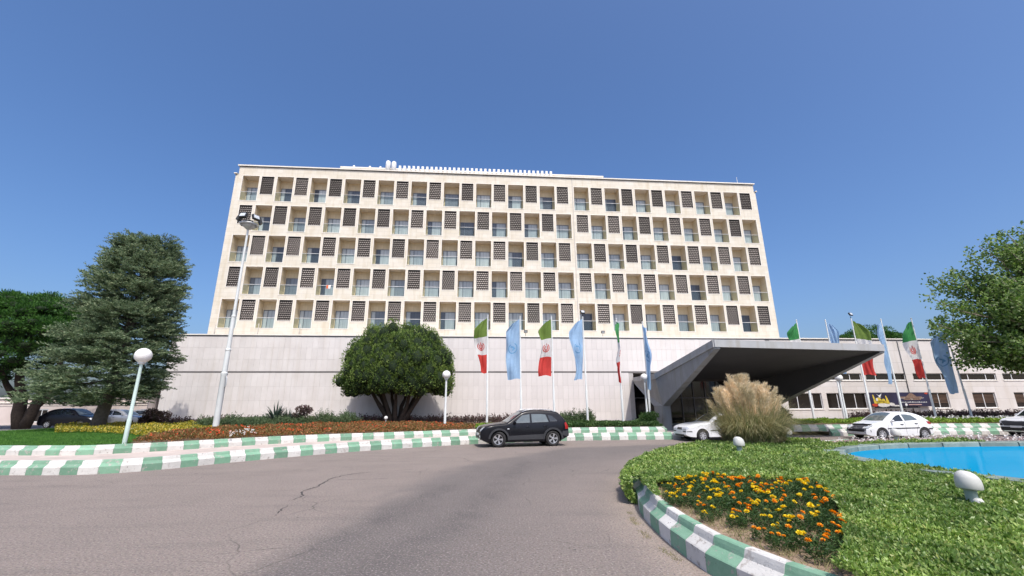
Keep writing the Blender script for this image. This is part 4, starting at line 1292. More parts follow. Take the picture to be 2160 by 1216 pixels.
# white hatchback with a dark nose cover
def white_hatch():
    L, W = 3.835, 1.652; wx = (0.78, 3.22)
    fw = on_ground(1863, 928.5); rw = Vector((fw.x + 2.43, fw.y + 0.20, 0))
    h = math.atan2(rw.y - fw.y, rw.x - fw.x)
    d = Vector((math.cos(h), math.sin(h), 0)); n = Vector((-d.y, d.x, 0))
    org = Vector((fw.x, fw.y, 0)) - d * wx[0] + n * (W / 2 - 0.09)
    root = place_car('hatchback', 'white hatchback with a dark cover on its nose behind the pool', org, h)
    c = Car(root, L, W,
            [(0, 0.42), (0.03, 0.54), (0.10, 0.62), (0.3, 0.70), (0.6, 0.82), (0.88, 0.90), (1.05, 0.945), (1.25, 1.08), (1.5, 1.23), (1.75, 1.345), (2.0, 1.405), (2.3, 1.425), (2.7, 1.40), (3.0, 1.335), (3.25, 1.24), (3.45, 1.10), (3.62, 0.98), (3.74, 0.90), (3.81, 0.72), (3.835, 0.55)],
            [(0, 0.9), (0.9, 0.88), (1.3, 0.89), (2.4, 0.94), (3.3, 0.99), (3.8, 0.98)],
            [(0, 0.28), (0.2, 0.21), (0.5, 0.19), (3.5, 0.21), (3.7, 0.28), (3.835, 0.34)], wx, 0.295, tum=0.36, nose=0.75, tail=0.5, round_f=0.22, round_r=0.14)
    c.body('paint_white')
    c.side('side_window', [(1.40, 0.925), (1.62, 1.10), (1.85, 1.23), (2.08, 1.285), (2.12, 0.955)], 'car_glass', 0.008)
    c.side('side_window', [(2.22, 0.965), (2.18, 1.295), (2.45, 1.29), (2.72, 1.24), (2.92, 1.07), (2.94, 1.0)], 'car_glass_light', 0.008)
    c.on_top('windshield', [(1.10, -0.62), (1.04, 0.0), (1.10, 0.62), (1.76, 0.50), (1.82, 0.0), (1.76, -0.50)], 'car_glass_light', 0.012)
    c.on_top('rear_window', [(3.08, -0.48), (3.08, 0.48), (3.46, 0.55), (3.46, -0.55)], 'car_glass', 0.012)
    c.front('nose_cover', [(-0.60, 0.46), (0.60, 0.46), (0.62, 0.60), (0.45, 0.72), (0.0, 0.76), (-0.45, 0.72), (-0.62, 0.60)], 'bra_dark', 0.012)
    c.on_top('bonnet_cover', [(0.07, -0.52), (0.05, 0.0), (0.07, 0.52), (0.30, 0.50), (0.48, 0.28), (0.52, 0.0), (0.48, -0.28), (0.30, -0.50)], 'bra_dark', 0.006)
    c.front('headlight', [(0.38, 0.56), (0.40, 0.66), (0.66, 0.74), (0.76, 0.72), (0.70, 0.60)], 'lamp_clear', 0.02, mirror=True)
    c.front('bumper_strip', [(-0.74, 0.40), (0.74, 0.40), (0.74, 0.50), (-0.74, 0.50)], 'plastic_black', 0.016)
    c.front('number_plate', [(-0.24, 0.29), (0.24, 0.29), (0.24, 0.37), (-0.24, 0.37)], 'plate_white', 0.015)
    c.side('side_strip', [(1.10, 0.555), (1.10, 0.60), (2.95, 0.625), (2.95, 0.58)], 'plastic_black', 0.014)
    c.side('tail_light', [(3.50, 0.80), (3.42, 0.93), (3.60, 0.93), (3.72, 0.84), (3.70, 0.78)], 'lamp_red', 0.010)
    c.side('bumper_strip', [(3.48, 0.52), (3.48, 0.58), (3.80, 0.58), (3.80, 0.52)], 'plastic_black', 0.012)
    c.seam([(1.14, 0.34), (1.12, 0.60), (1.22, 0.90)]); c.seam([(2.16, 0.30), (2.17, 0.94)]); c.seam([(2.98, 1.0), (2.98, 0.80), (2.82, 0.60), (2.76, 0.32)])
    c.handle(1.88, 0.79, 'plastic_black'); c.handle(2.72, 0.83, 'plastic_black'); c.mirror(1.42, 0.93, 'paint_white', (0.11, 0.19, 0.13))
    mb = MB(); mb.tube([(2.3, 0, 1.42), (2.42, 0, 1.62)], 0.006, 5); mb.build('aerial', 'plastic_black', root)
    c.add_wheels('rim_steel', 9, tw=0.185, wide=0.40)
white_hatch()

# white saloon under the canopy, half hidden by the pampas grass
def white_saloon():
    L, W = 4.50, 1.72; wx = (0.85, 3.52)
    fw = on_ground(1483, 932); h = R(6)
    d = Vector((math.cos(h), math.sin(h), 0)); n = Vector((-d.y, d.x, 0))
    org = Vector((fw.x, fw.y, 0)) - d * wx[0] + n * (W / 2 - 0.09)
    root = place_car('saloon', 'white saloon parked under the canopy edge behind the pampas grass', org, h)
    c = Car(root, L, W,
            [(0, 0.50), (0.03, 0.66), (0.10, 0.74), (0.4, 0.84), (0.8, 0.91), (1.15, 0.945), (1.3, 0.97), (1.6, 1.17), (1.85, 1.32), (2.1, 1.41), (2.4, 1.445), (2.8, 1.44), (3.1, 1.39), (3.4, 1.24), (3.65, 1.10), (3.9, 1.05), (4.25, 1.02), (4.40, 0.95), (4.47, 0.75), (4.5, 0.55)],
            [(0, 0.96), (1.2, 0.95), (2.5, 0.97), (4.4, 0.99)],
            [(0, 0.32), (0.2, 0.24), (0.5, 0.22), (4.1, 0.24), (4.3, 0.32), (4.5, 0.38)], wx, 0.30, tum=0.36, nose=0.6)
    c.body('paint_white')
    c.side('side_window', [(1.62, 0.985), (1.85, 1.17), (2.05, 1.29), (2.30, 1.33), (2.32, 1.0)], 'car_glass', 0.008)
    c.side('side_window', [(2.41, 1.0), (2.40, 1.335), (2.85, 1.32), (3.15, 1.22), (3.28, 1.03)], 'car_glass', 0.008)
    c.on_top('windshield', [(1.36, -0.64), (1.32, 0.0), (1.36, 0.64), (2.0, 0.52), (2.05, 0.0), (2.0, -0.52)], 'car_glass', 0.012)
    c.on_top('rear_window', [(3.14, -0.50), (3.14, 0.50), (3.6, 0.58), (3.6, -0.58)], 'car_glass', 0.012)
    c.front('grille', [(-0.26, 0.58), (0.26, 0.58), (0.30, 0.70), (-0.30, 0.70)], 'plastic_grey', 0.012)
    c.front('headlight', [(0.38, 0.60), (0.38, 0.71), (0.72, 0.735), (0.80, 0.70), (0.76, 0.60)], 'lamp_clear', 0.014, mirror=True)
    c.front('bumper_strip', [(0.40, 0.475), (0.83, 0.475), (0.83, 0.525), (0.40, 0.525)], 'plastic_black', 0.016, mirror=True)
    c.front('number_plate', [(-0.25, 0.42), (0.25, 0.42), (0.25, 0.52), (-0.25, 0.52)], 'plate_white', 0.016)
    c.front('lower_grille', [(-0.50, 0.27), (0.50, 0.27), (0.50, 0.35), (-0.50, 0.35)], 'plastic_black', 0.012)
    c.side('side_strip', [(1.30, 0.53), (1.30, 0.575), (3.05, 0.585), (3.05, 0.54)], 'plastic_grey', 0.012)
    c.seam([(1.32, 0.36), (1.30, 0.60), (1.42, 0.96)]); c.seam([(2.36, 0.34), (2.36, 0.98)])
    c.handle(2.08, 0.85, 'paint_white'); c.mirror(1.62, 0.99, 'plastic_black')
    c.add_wheels('rim_steel', 8, steer=R(8), tw=0.19, wide=0.42)
white_saloon()

# pearl SUV cut by the right edge of the picture
def pearl_suv():
    L, W = 4.5, 1.87; wx = (0.92, 3.6)
    tip = at_depth(2112, 900, 25.7); h = R(7)
    root = place_car('crossover', 'pearl white SUV with a wide mesh grille at the right edge', (tip.x + 0.95, tip.y + 0.1, 0), h)
    c = Car(root, L, W,
            [(0, 0.62), (0.03, 0.80), (0.10, 0.90), (0.4, 1.0), (0.9, 1.06), (1.2, 1.09), (1.6, 1.33), (2.0, 1.55), (2.4, 1.64), (3.0, 1.65), (3.6, 1.58), (4.0, 1.35), (4.3, 1.10), (4.45, 0.9), (4.5, 0.65)],
            [(0, 1.08), (1.2, 1.06), (2.5, 1.08), (4.4, 1.12)],
            [(0, 0.40), (0.2, 0.26), (0.5, 0.23), (4.0, 0.25), (4.3, 0.38), (4.5, 0.45)], wx, 0.35, tum=0.32, nose=0.7, round_f=0.2)
    c.body('paint_pearl')
    c.side('side_window', [(1.62, 1.10), (1.9, 1.34), (2.1, 1.45), (2.45, 1.50), (2.45, 1.11)], 'car_glass', 0.008)
    c.side('side_window', [(2.54, 1.11), (2.54, 1.50), (3.2, 1.48), (3.6, 1.30), (3.7, 1.15)], 'car_glass', 0.008)
    c.on_top('windshield', [(1.26, -0.72), (1.22, 0.0), (1.26, 0.72), (1.98, 0.58), (2.03, 0.0), (1.98, -0.58)], 'car_glass', 0.012)
    c.front('mesh_grille', [(-0.55, 0.60), (0.55, 0.60), (0.72, 0.86), (0.40, 0.90), (-0.40, 0.90), (-0.72, 0.86)], 'plastic_grey', 0.012)
    c.front('headlight', [(0.60, 0.62), (0.66, 0.74), (0.84, 0.78), (0.86, 0.66), (0.76, 0.58)], 'plastic_black', 0.012, mirror=True)
    c.front('running_light', [(0.64, 0.80), (0.72, 0.84), (0.84, 0.84), (0.86, 0.80)], 'lamp_clear', 0.014, mirror=True)
    c.front('lower_grille', [(-0.74, 0.34), (0.74, 0.34), (0.74, 0.54), (-0.74, 0.54)], 'plastic_black', 0.012)
    c.front('number_plate', [(-0.26, 0.50), (0.26, 0.50), (0.26, 0.61), (-0.26, 0.61)], 'plate_white', 0.03)
    c.front('chin', [(-0.62, 0.30), (0.62, 0.30), (0.62, 0.335), (-0.62, 0.335)], 'chrome', 0.02)
    c.mirror(1.64, 1.12, 'paint_pearl', (0.12, 0.22, 0.17)); c.handle(2.2, 0.95, 'paint_pearl')
    c.add_wheels('rim_alloy', 5, tw=0.225)
pearl_suv()

# parked cars in the shade on the left
def parked(name, label, loc, h, paint_m, tall, group='cars parked in the shade on the left'):
    L, W = 4.35, 1.74; wx = (0.85, 3.45); k = tall / 1.5
    root = place_car(name, label, loc, h, group)
    c = Car(root, L, W,
            [(x, z * k) for x, z in [(0, 0.5), (0.03, 0.66), (0.10, 0.76), (0.4, 0.88), (0.8, 0.96), (1.1, 1.0), (1.45, 1.22), (1.8, 1.42), (2.2, 1.49), (2.8, 1.50), (3.3, 1.45), (3.7, 1.30), (4.0, 1.08), (4.25, 0.95), (4.33, 0.75), (4.35, 0.5)]],
            [(0, 1.0 * k), (1.2, 0.98 * k), (4.3, 1.02 * k)], [(0, 0.3), (0.3, 0.22), (4.1, 0.24), (4.35, 0.36)], wx, 0.31, tum=0.33)
    c.body(paint_m)
    c.side('side_window', [(a, b * k) for a, b in [(1.50, 1.02), (1.76, 1.22), (2.0, 1.34), (2.35, 1.38), (2.35, 1.03)]], 'car_glass', 0.008)
    c.side('side_window', [(a, b * k) for a, b in [(2.44, 1.03), (2.44, 1.385), (3.1, 1.36), (3.55, 1.18), (3.62, 1.07)]], 'car_glass', 0.008)
    c.on_top('windshield', [(1.16, -0.64), (1.12, 0.0), (1.16, 0.64), (1.78, 0.52), (1.82, 0.0), (1.78, -0.52)], 'car_glass_light', 0.012)
    c.on_top('rear_window', [(3.56, -0.5), (3.56, 0.5), (3.92, 0.58), (3.92, -0.58)], 'car_glass', 0.012)
    c.front('headlight', [(0.46, 0.62 * k), (0.46, 0.74 * k), (0.74, 0.78 * k), (0.82, 0.72 * k), (0.76, 0.62 * k)], 'lamp_clear', 0.012, mirror=True)
    c.front('grille', [(-0.36, 0.58 * k), (0.36, 0.58 * k), (0.36, 0.70 * k), (-0.36, 0.70 * k)], 'plastic_black', 0.012)
    c.seam([(2.40, 0.34), (2.40, 1.02 * k)]); c.handle(2.12, 0.88 * k, paint_m); c.mirror(1.5, 1.03 * k, paint_m)
    c.add_wheels('rim_steel', 7, tw=0.19, wide=0.42)
parked('parked_car', 'black hatchback in the shade behind the cedar trunk', (-35.0, 38.4, 0.30), R(182), 'paint_black', 1.58)
parked('parked_car', 'silver car nose out, partly hidden by the cedar trunk', (-33.3, 41.2, 0.30), R(186), 'paint_silver', 1.46)
parked('parked_car', 'grey car parked farthest right, below the porch column', (-32.6, 43.9, 0.30), R(188), 'paint_silver', 1.46)

# ------------------------------------------------------------------ lamps
surf('pole_white', (0.66, 0.68, 0.66), 0.45, 0.08, 2.0)
surf('pole_mint', (0.52, 0.64, 0.58), 0.45, 0.08, 2.0)
surf('globe_white', (0.82, 0.80, 0.76), 0.35, 0.03, 2.0)
surf('galvanised', (0.55, 0.56, 0.56), 0.45, 0.12, 4.0, metal=0.2)
surf('lamp_black', (0.03, 0.03, 0.032), 0.5, 0.1)
surf('lamp_lens', (0.55, 0.58, 0.6), 0.15, 0.1, spec=0.8)
surf('bollard_cap', (0.55, 0.545, 0.51), 0.6, 0.12, 5.0)
surf('bollard_stem', (0.33, 0.40, 0.37), 0.6, 0.15, 5.0)
def globe_lamp(x, y, z0, ztop, r, label, mat='pole_white'):
    t = thing('globe_lamp', label, 'street lamp', (x, y, z0), 0, 'globe lamps on poles')
    h = ztop - z0
    mb = MB(); mb.lathe([(0.0, 0.0), (0.075, 0.0), (0.075, 0.9), (0.064, 0.93), (0.055, h - 2 * r - 0.06), (0.06, h - 2 * r - 0.02), (0.0, h - 2 * r)], 14); sharp(mb.build('pole', mat, t), 25)
    mb = MB(); mb.lathe([(0.075, h - 2 * r - 0.06), (0.13, h - 2 * r + 0.0), (0.12, h - 2 * r + 0.05), (0.0, h - 2 * r + 0.06)], 16); mb.build('collar', 'pole_white', t, True)
    mb = MB(); mb.lathe([(r * math.sin(math.pi * k / 16), h - r - r * math.cos(math.pi * k / 16)) for k in range(17)], 28); mb.build('globe', 'globe_white', t, True)
p = on_ground(262, 937, BED); globe_lamp(p.x, p.y, BED, at_depth(303, 735, p.y).z, 0.29, 'tall globe lamp on a mint pole at the edge of the lawn', 'pole_mint')
p = on_ground(938, 906, BED); globe_lamp(p.x, p.y, BED, at_depth(941, 782, p.y).z, 0.25, 'globe lamp on a white pole in front of the round clipped tree')
globe_lamp(9.0, 30.3, BED, 3.95, 0.25, 'globe lamp on a white pole beside the left canopy pier')
globe_lamp(23.9, 32.5, BED, 3.95, 0.25, 'globe lamp on a white pole in front of the wing windows')
# small globe on a short post under the round tree
t = thing('garden_lamp', 'small white globe on a short post under the round clipped tree', 'garden lamp', tuple(at_depth(813, 898, 31.5))[:2] + (BED,))
mb = MB(); mb.lathe([(0.04, 0), (0.04, 0.42), (0, 0.42)], 10); mb.build('post', 'pole_white', t, True)
mb = MB(); mb.lathe([(0.13 * math.sin(math.pi * k / 10), 0.55 - 0.13 * math.cos(math.pi * k / 10)) for k in range(11)], 16); mb.build('globe', 'globe_white', t, True)
# hooded bollard lamps of the round garden
def bollard(pos, rz, s, label):
    t = thing('bollard_lamp', label, 'bollard lamp', pos, rz, 'hooded bollard lamps in the round garden')
    mb = MB(); mb.lathe([(0.10 * s, 0), (0.10 * s, 0.32 * s), (0.12 * s, 0.36 * s), (0, 0.36 * s)], 16); mb.build('stem', 'bollard_stem', t, True)
    prof = [(0.0, 0.345), (0.12, 0.345), (0.19, 0.362), (0.20, 0.38), (0.20, 0.46), (0.19, 0.53), (0.165, 0.585), (0.125, 0.625), (0.07, 0.65), (0.0, 0.657)]
    mb = MB(); vs = []; n = 24
    for r_, z_ in prof:
        for k in range(n):
            a = 2 * math.pi * k / n; x, y = r_ * math.cos(a), r_ * math.sin(a)
            z = z_ - 0.025 * (x / 0.2) * max(0, (z_ - 0.36)) / 0.3 - 0.012 * x / 0.2
            vs.append((x * s * (1.0 + 0.10 * (x > 0)), y * s, (0.36 + (z - 0.36) * 1.15) * s))
    fs = [(i * n + k, i * n + (k + 1) % n, i * n + n + (k + 1) % n, i * n + n + k) for i in range(len(prof) - 1) for k in range(n)]
    mb.add(vs, fs); sharp(mb.build('hood', 'bollard_cap', t), 45)
    mb = MB(); mb.lathe([(0.0, 0.20 * s), (0.06 * s, 0.195 * s), (0.09 * s, 0.15 * s), (0.085 * s, 0.08 * s), (0.05 * s, 0.0), (0.0, 0.0)], 16, M=Matrix.Translation((0.03 * s, -0.09 * s, 0))); mb.build('ground_spot', 'bollard_cap', t, True)
p = on_ground(2053, 1062, 0.52); bollard((p.x, p.y, 0.46), R(-10), 0.68, 'large hooded bollard lamp in the ground cover before the pool')
p = on_ground(1561, 955, 0.5); bollard((p.x, p.y, 0.42), R(20), 0.74, 'hooded bollard lamp at the foot of the pampas grass, nearest the drive')
p = on_ground(1664, 929, 0.4); bollard((p.x, p.y, 0.36), R(20), 0.78, 'hooded bollard lamp right of the pampas grass, half behind its blades')
p = on_ground(1893, 933, 0.4); bollard((p.x, p.y, 0.36), R(-10), 0.78, 'hooded bollard lamp standing in front of the white hatchback')
# small flood lamp
def flood_head(t, M, s=1.0):
    mb = MB(); mb.box(-0.2 * s, 0.2 * s, -0.06 * s, 0.06 * s, -0.15 * s, 0.15 * s, M=M); mb.build('lamp_housing', 'lamp_black', t)
    mb = MB(); mb.box(-0.15 * s, 0.15 * s, -0.085 * s, -0.062 * s, -0.11 * s, 0.11 * s, M=M); mb.build('lens', 'lamp_lens', t)
# tall mast with a ring of floodlights
p = on_ground(453, 911, BED)
top = at_depth(535, 474, p.y).z
t = thing('light_mast', 'tall white floodlight mast standing in the flower bed', 'light mast', (p.x, p.y, BED)); h = top - BED
mb = MB(); mb.lathe([(0.0, 0), (0.165, 0), (0.16, h * 0.245), (0.185, h * 0.25), (0.185, h * 0.258), (0.14, h * 0.262), (0.135, h * 0.36), (0.155, h * 0.362), (0.155, h * 0.368), (0.118, h * 0.372), (0.112, h * 0.52), (0.13, h * 0.522), (0.13, h * 0.528), (0.09, h * 0.53), (0.06, h * 0.97), (0.0, h * 0.975)], 18); sharp(mb.build('pole', 'pole_white', t), 25)
mb = MB(); mb.tube([(0.2, -0.12, h * 0.19), (0.3, -0.16, h * 0.20), (0.3, -0.16, h * 0.235), (0.2, -0.1, h * 0.245)], 0.025, 6); mb.build('cable_hook', 'galvanised', t, True)
mb = MB(); mb.lathe([(0.50, h - 0.08), (0.56, h - 0.02), (0.56, h + 0.03), (0.48, h + 0.03), (0.46, h - 0.04)], 8)
for k in range(4):
    a = math.pi / 4 + k * math.pi / 2; mb.tube([(0.06 * math.cos(a), 0.06 * math.sin(a), h - 0.35), (0.55 * math.cos(a), 0.55 * math.sin(a), h)], 0.03, 6)
mb.build('lamp_ring', 'galvanised', t, True)
mb = MB(); mb.lathe([(0.0, h + 0.02), (0.5, h), (0.25, h - 0.22), (0.08, h - 0.36)], 16); mb.build('ring_hub', 'galvanised', t, True)
for a in (-165, -95, -25, 40, 125):
    ar = R(a); c, s_ = math.cos(ar), math.sin(ar)
    M = Matrix.Translation((0.60 * c, 0.60 * s_, h + 0.36)) @ Matrix.Rotation(ar + math.pi / 2, 4, 'Z') @ Matrix.Rotation(R(-22), 4, 'X')
    flood_head(t, M, 1.15)
# small floodlights on the podium edge
def podium_flood(px, py, label):
    d = ray(px, py); c, s_ = math.cos(YAW), math.sin(YAW)
    tt = 39.5 / (d.y - d.x * s_ / c); q = Vector((d.x * tt, d.y * tt, 8.05))
    t = thing('podium_floodlight', label, 'floodlight', (q.x, q.y - 0.02, 8.03), YAW, 'floodlights on the podium edge')
    flood_head(t, Matrix.Translation((0, -0.05, 0.42)) @ Matrix.Rotation(R(25), 4, 'X'), 0.8)
    mb = MB(); mb.tube([(0, 0.05, 0), (0, 0.05, 0.35)], 0.02, 6); mb.tube([(0, -0.05, 0.40), (0, 0.05, 0.33)], 0.02, 6); mb.build('bracket', 'lamp_black', t)
podium_flood(1109, 708, 'small black floodlight on the podium edge above the second blue flag')
podium_flood(1272, 711, 'small black floodlight on the podium edge between fourth and fifth flagpoles')

# ------------------------------------------------------------------ flags
surf('flag_green', (0.05, 0.26, 0.075), 0.75, 0.12, 2.0)
surf('flag_olive', (0.15, 0.235, 0.045), 0.75, 0.12, 2.0)
surf('flag_white', (0.72, 0.71, 0.70), 0.75, 0.08, 2.0)
surf('flag_red', (0.62, 0.06, 0.05), 0.75, 0.12, 2.0)
surf('flag_blue', (0.34, 0.52, 0.74), 0.75, 0.10, 2.0)
surf('emblem_blue', (0.14, 0.33, 0.56), 0.75, 0.1)
surf('emblem_red', (0.50, 0.07, 0.06), 0.75, 0.1)
for nm in ('flag_green', 'flag_olive', 'flag_white', 'flag_red', 'flag_blue'):
    m = MATS[nm]; n = m.node_tree.nodes; l = m.node_tree.links; p_ = n['Principled BSDF']
    tr = n.new('ShaderNodeBsdfTranslucent'); l.new(p_.inputs['Base Color'].links[0].from_socket, tr.inputs['Color'])
    mx = n.new('ShaderNodeMixShader'); mx.inputs['Fac'].default_value = 0.42
    l.new(p_.outputs[0], mx.inputs[1]); l.new(tr.outputs[0], mx.inputs[2]); l.new(mx.outputs[0], n['Material Output'].inputs['Surface'])
def flagpole(x, y, ztop, label, lean=0.0, lamp=False):
    t = thing('flagpole', label, 'flagpole', (x, y, BED), 0, 'white flagpoles'); t.rotation_euler = (0, lean, 0)
    h = ztop - BED
    mb = MB(); mb.lathe([(0.0, 0), (0.075, 0), (0.075, 2.3), (0.058, 2.34), (0.054, 4.9), (0.042, 4.94), (0.038, h), (0, h)], 12); sharp(mb.build('pole', 'pole_white', t), 25)
    mb = MB(); mb.lathe([(0.0, 0), (0.14, 0), (0.14, 0.03), (0.09, 0.05), (0.08, 0.12)], 12); mb.build('foot', 'pole_white', t, True)
    if lamp:
        mb = MB(); mb.tube([(0, 0, h - 0.02), (0, 0.03, h + 0.16)], 0.025, 6); mb.build('lamp_bracket', 'lamp_black', t)
        flood_head(t, Matrix.Translation((0, -0.04, h + 0.32)) @ Matrix.Rotation(R(20), 4, 'Z') @ Matrix.Rotation(R(-25), 4, 'X'), 0.8)
    else:
        mb = MB(); mb.lathe([(0, h + 0.09), (0.04, h + 0.07), (0.055, h + 0.03), (0.04, h), (0, h - 0.01)], 10); mb.build('finial', 'pole_white', t, True)
    return t
def flag(x, y, ztop, length, width, ang, kind, label, group, seed, drift=0.0, pinch=0.35, lean=0.0, green='flag_green', twist=0.0):
    """long banner hung at the pole: ANG is the plan direction in which it blows"""
    q = random.Random(seed); ph = [q.uniform(0, 6.28) for _ in range(6)]
    t = thing('flag', label, 'flag', (x, y, ztop), 0, group)
    def pos(u, v):
        w = width * (1 - pinch * (0.5 + 0.5 * math.sin(v * 5.5 + ph[0])) * v * 1.2) * (0.35 + 0.65 * min(1, v * 5 + 0.25))
        a = ang + twist * (v - 0.3) + 0.18 * math.sin(v * 4 + ph[1])
        wave = 0.10 * math.sin(u * 7.0 + v * 3.5 + ph[2]) * u + 0.055 * math.sin(u * 15 - v * 8 + ph[3]) * (0.3 + u) + 0.05 * math.sin(v * 13 + u * 3 + ph[4]) * (0.3 + u)
        cx, cy = math.cos(a), math.sin(a)
        d = u * w
        drop = v * length + (0.34 * width * u * (1 - v) ** 1.5) + 0.05 * math.sin(u * 5 + ph[5]) * v
        off = drift * v * v
        return Vector((0.05 * cx + d * cx - cy * wave + off * cx + lean * -drop, 0.05 * cy + d * cy + cx * wave + off * cy, -0.12 - drop))
    def cloth(name, v0, v1, mat, nu=14, nv=26):
        n = max(4, int(nv * (v1 - v0) + 2)); mb = MB()
        mb.add([pos(i / nu, v0 + (v1 - v0) * j / n) for j in range(n + 1) for i in range(nu + 1)], [(j * (nu + 1) + i, j * (nu + 1) + i + 1, (j + 1) * (nu + 1) + i + 1, (j + 1) * (nu + 1) + i) for j in range(n) for i in range(nu)])
        return mb.build(name, mat, t, True, fix=False)
    def mark(name, strokes, mat, parent):
        mb = MB()
        for st, wd in strokes:
            for k in range(len(st) - 1):
                (a, b), (c, d) = st[k], st[k + 1]; ln = math.hypot(c - a, (d - b) * 4) or 1
                nx, ny = -(d - b) * 4 / ln * wd, (c - a) / ln * wd / 4
                P = [pos(a + nx, b + ny), pos(a - nx, b - ny), pos(c - nx, d - ny), pos(c + nx, d + ny)]
                e = 1e-3
                nr = (pos(a + e, b) - pos(a - e, b)).cross(pos(a, b + e) - pos(a, b - e)).normalized()
                for s_ in (0.012, -0.012):
                    mb.add([p + nr * s_ for p in P], [(0, 1, 2, 3)])
        mb.build(name, mat, parent, fix=False)
    if kind == 'tricolour':
        cloth('green_band', 0, 0.34, green); w = cloth('white_band', 0.34, 0.67, 'flag_white'); cloth('red_band', 0.67, 1, 'flag_red')
        st = [([(0.5, 0.43), (0.5, 0.58)], 0.03)]
        for sg in (-1, 1):
            for rr in (0.14, 0.24):
                st.append(([(0.5 + sg * rr * math.sin(R(a)) * (1.0 if rr < 0.2 else 1.1), 0.51 - (rr * 0.30) * math.cos(R(a))) for a in range(35, 181, 18)], 0.035 if rr < 0.2 else 0.03))
        mark('emblem', st, 'emblem_red', w)
    else:
        b = cloth('cloth', 0, 1, 'flag_blue')
        st = [([(0.5 + 0.30 * math.cos(R(a)), 0.48 + 0.085 * math.sin(R(a))) for a in range(-60, 250, 18)], 0.028),
              ([(0.36, 0.50), (0.46, 0.46), (0.56, 0.455), (0.66, 0.44)], 0.05), ([(0.42, 0.47), (0.50, 0.52)], 0.04)]
        mark('emblem', st, 'emblem_blue', b)
    return t
T = 'green, white and red flag '
LF = [(1029, 667, 31.4, 'tricolour', R(184), 0.95, 3.95, 'flag_olive', 0.0, 'hanging left of the black SUV, nearest the round tree', 0.5),
      (1097, 669, 31.2, 'blue', R(183), 1.0, 4.3, None, 0.0, 'second from the round tree', 0.15),
      (1163, 669, 31.0, 'tricolour', R(186), 1.0, 4.05, 'flag_olive', 0.1, 'above the rear of the black SUV', 0.45),
      (1229, 668, 30.7, 'blue', R(186), 0.95, 4.3, None, 0.25, 'on the lamp-topped pole right of the black SUV', 0.45),
      (1300, 674, 30.0, 'tricolour', R(255), 0.75, 4.2, 'flag_green', 0.0, 'seen edge-on, second from the canopy', 0.5),
      (1355, 681, 30.6, 'blue', R(262), 0.9, 4.5, None, 0.0, 'seen edge-on, nearest the left canopy pier', 0.4)]
RF = [(1680, 677, 33.2, 'tricolour', R(200), 0.9, 3.6, 'flag_green', 0.0, 'showing above the left half of the canopy edge', 0.4),
      (1741, 677, 33.4, 'blue', R(340), 0.7, 3.9, None, 0.0, 'showing above the middle of the canopy edge', 0.5),
      (1795, 672, 33.4, 'tricolour', R(-20), 1.0, 4.2, 'flag_olive', 0.0, 'on the lamp-topped pole behind the canopy corner', 0.3),
      (1858, 675, 33.4, 'blue', R(198), 0.8, 4.7, None, 0.25, 'hanging just right of the canopy tip', 0.3),
      (1922, 673, 33.4, 'tricolour', R(188), 0.95, 4.4, 'flag_green', -0.1, 'with its emblem plain to see, between two blue flags', 0.15),
      (1992, 690, 33.6, 'blue', R(186), 1.35, 4.9, None, 0.15, 'rightmost, against the big leafy tree', 0.2)]
for i, (px, py, Y, kind, ang, wd, ln, gr, dr, wh, pin) in enumerate(LF + RF):
    p = at_depth(px, py, Y)
    rgt = i >= 6
    ln_m = ln
    lean = 0.0
    if i == 11: lean = -0.035
    od = ['first', 'second', 'third', 'fourth', 'fifth', 'sixth'][i % 6]
    lab = 'white flagpole, %s from the left %s' % (od, 'behind and right of the canopy' if rgt else 'along the white wall')
    if i in (3, 8): lab = 'white flagpole topped by a black floodlight %s' % ('behind the canopy' if rgt else 'in front of the white wall')
    flagpole(p.x + (0.25 if i == 11 else 0), Y, p.z, lab, lean, i in (3, 8))
    flag(p.x, Y - 0.02, p.z - 0.05, ln_m, wd, ang, kind, (T if kind == 'tricolour' else 'light blue flag with a round emblem, ') + wh, 'flags on the white poles', 50 + i, dr, pin, -lean, gr or 'flag_green', 0.5 if i in (0, 2, 3) else 0.1)

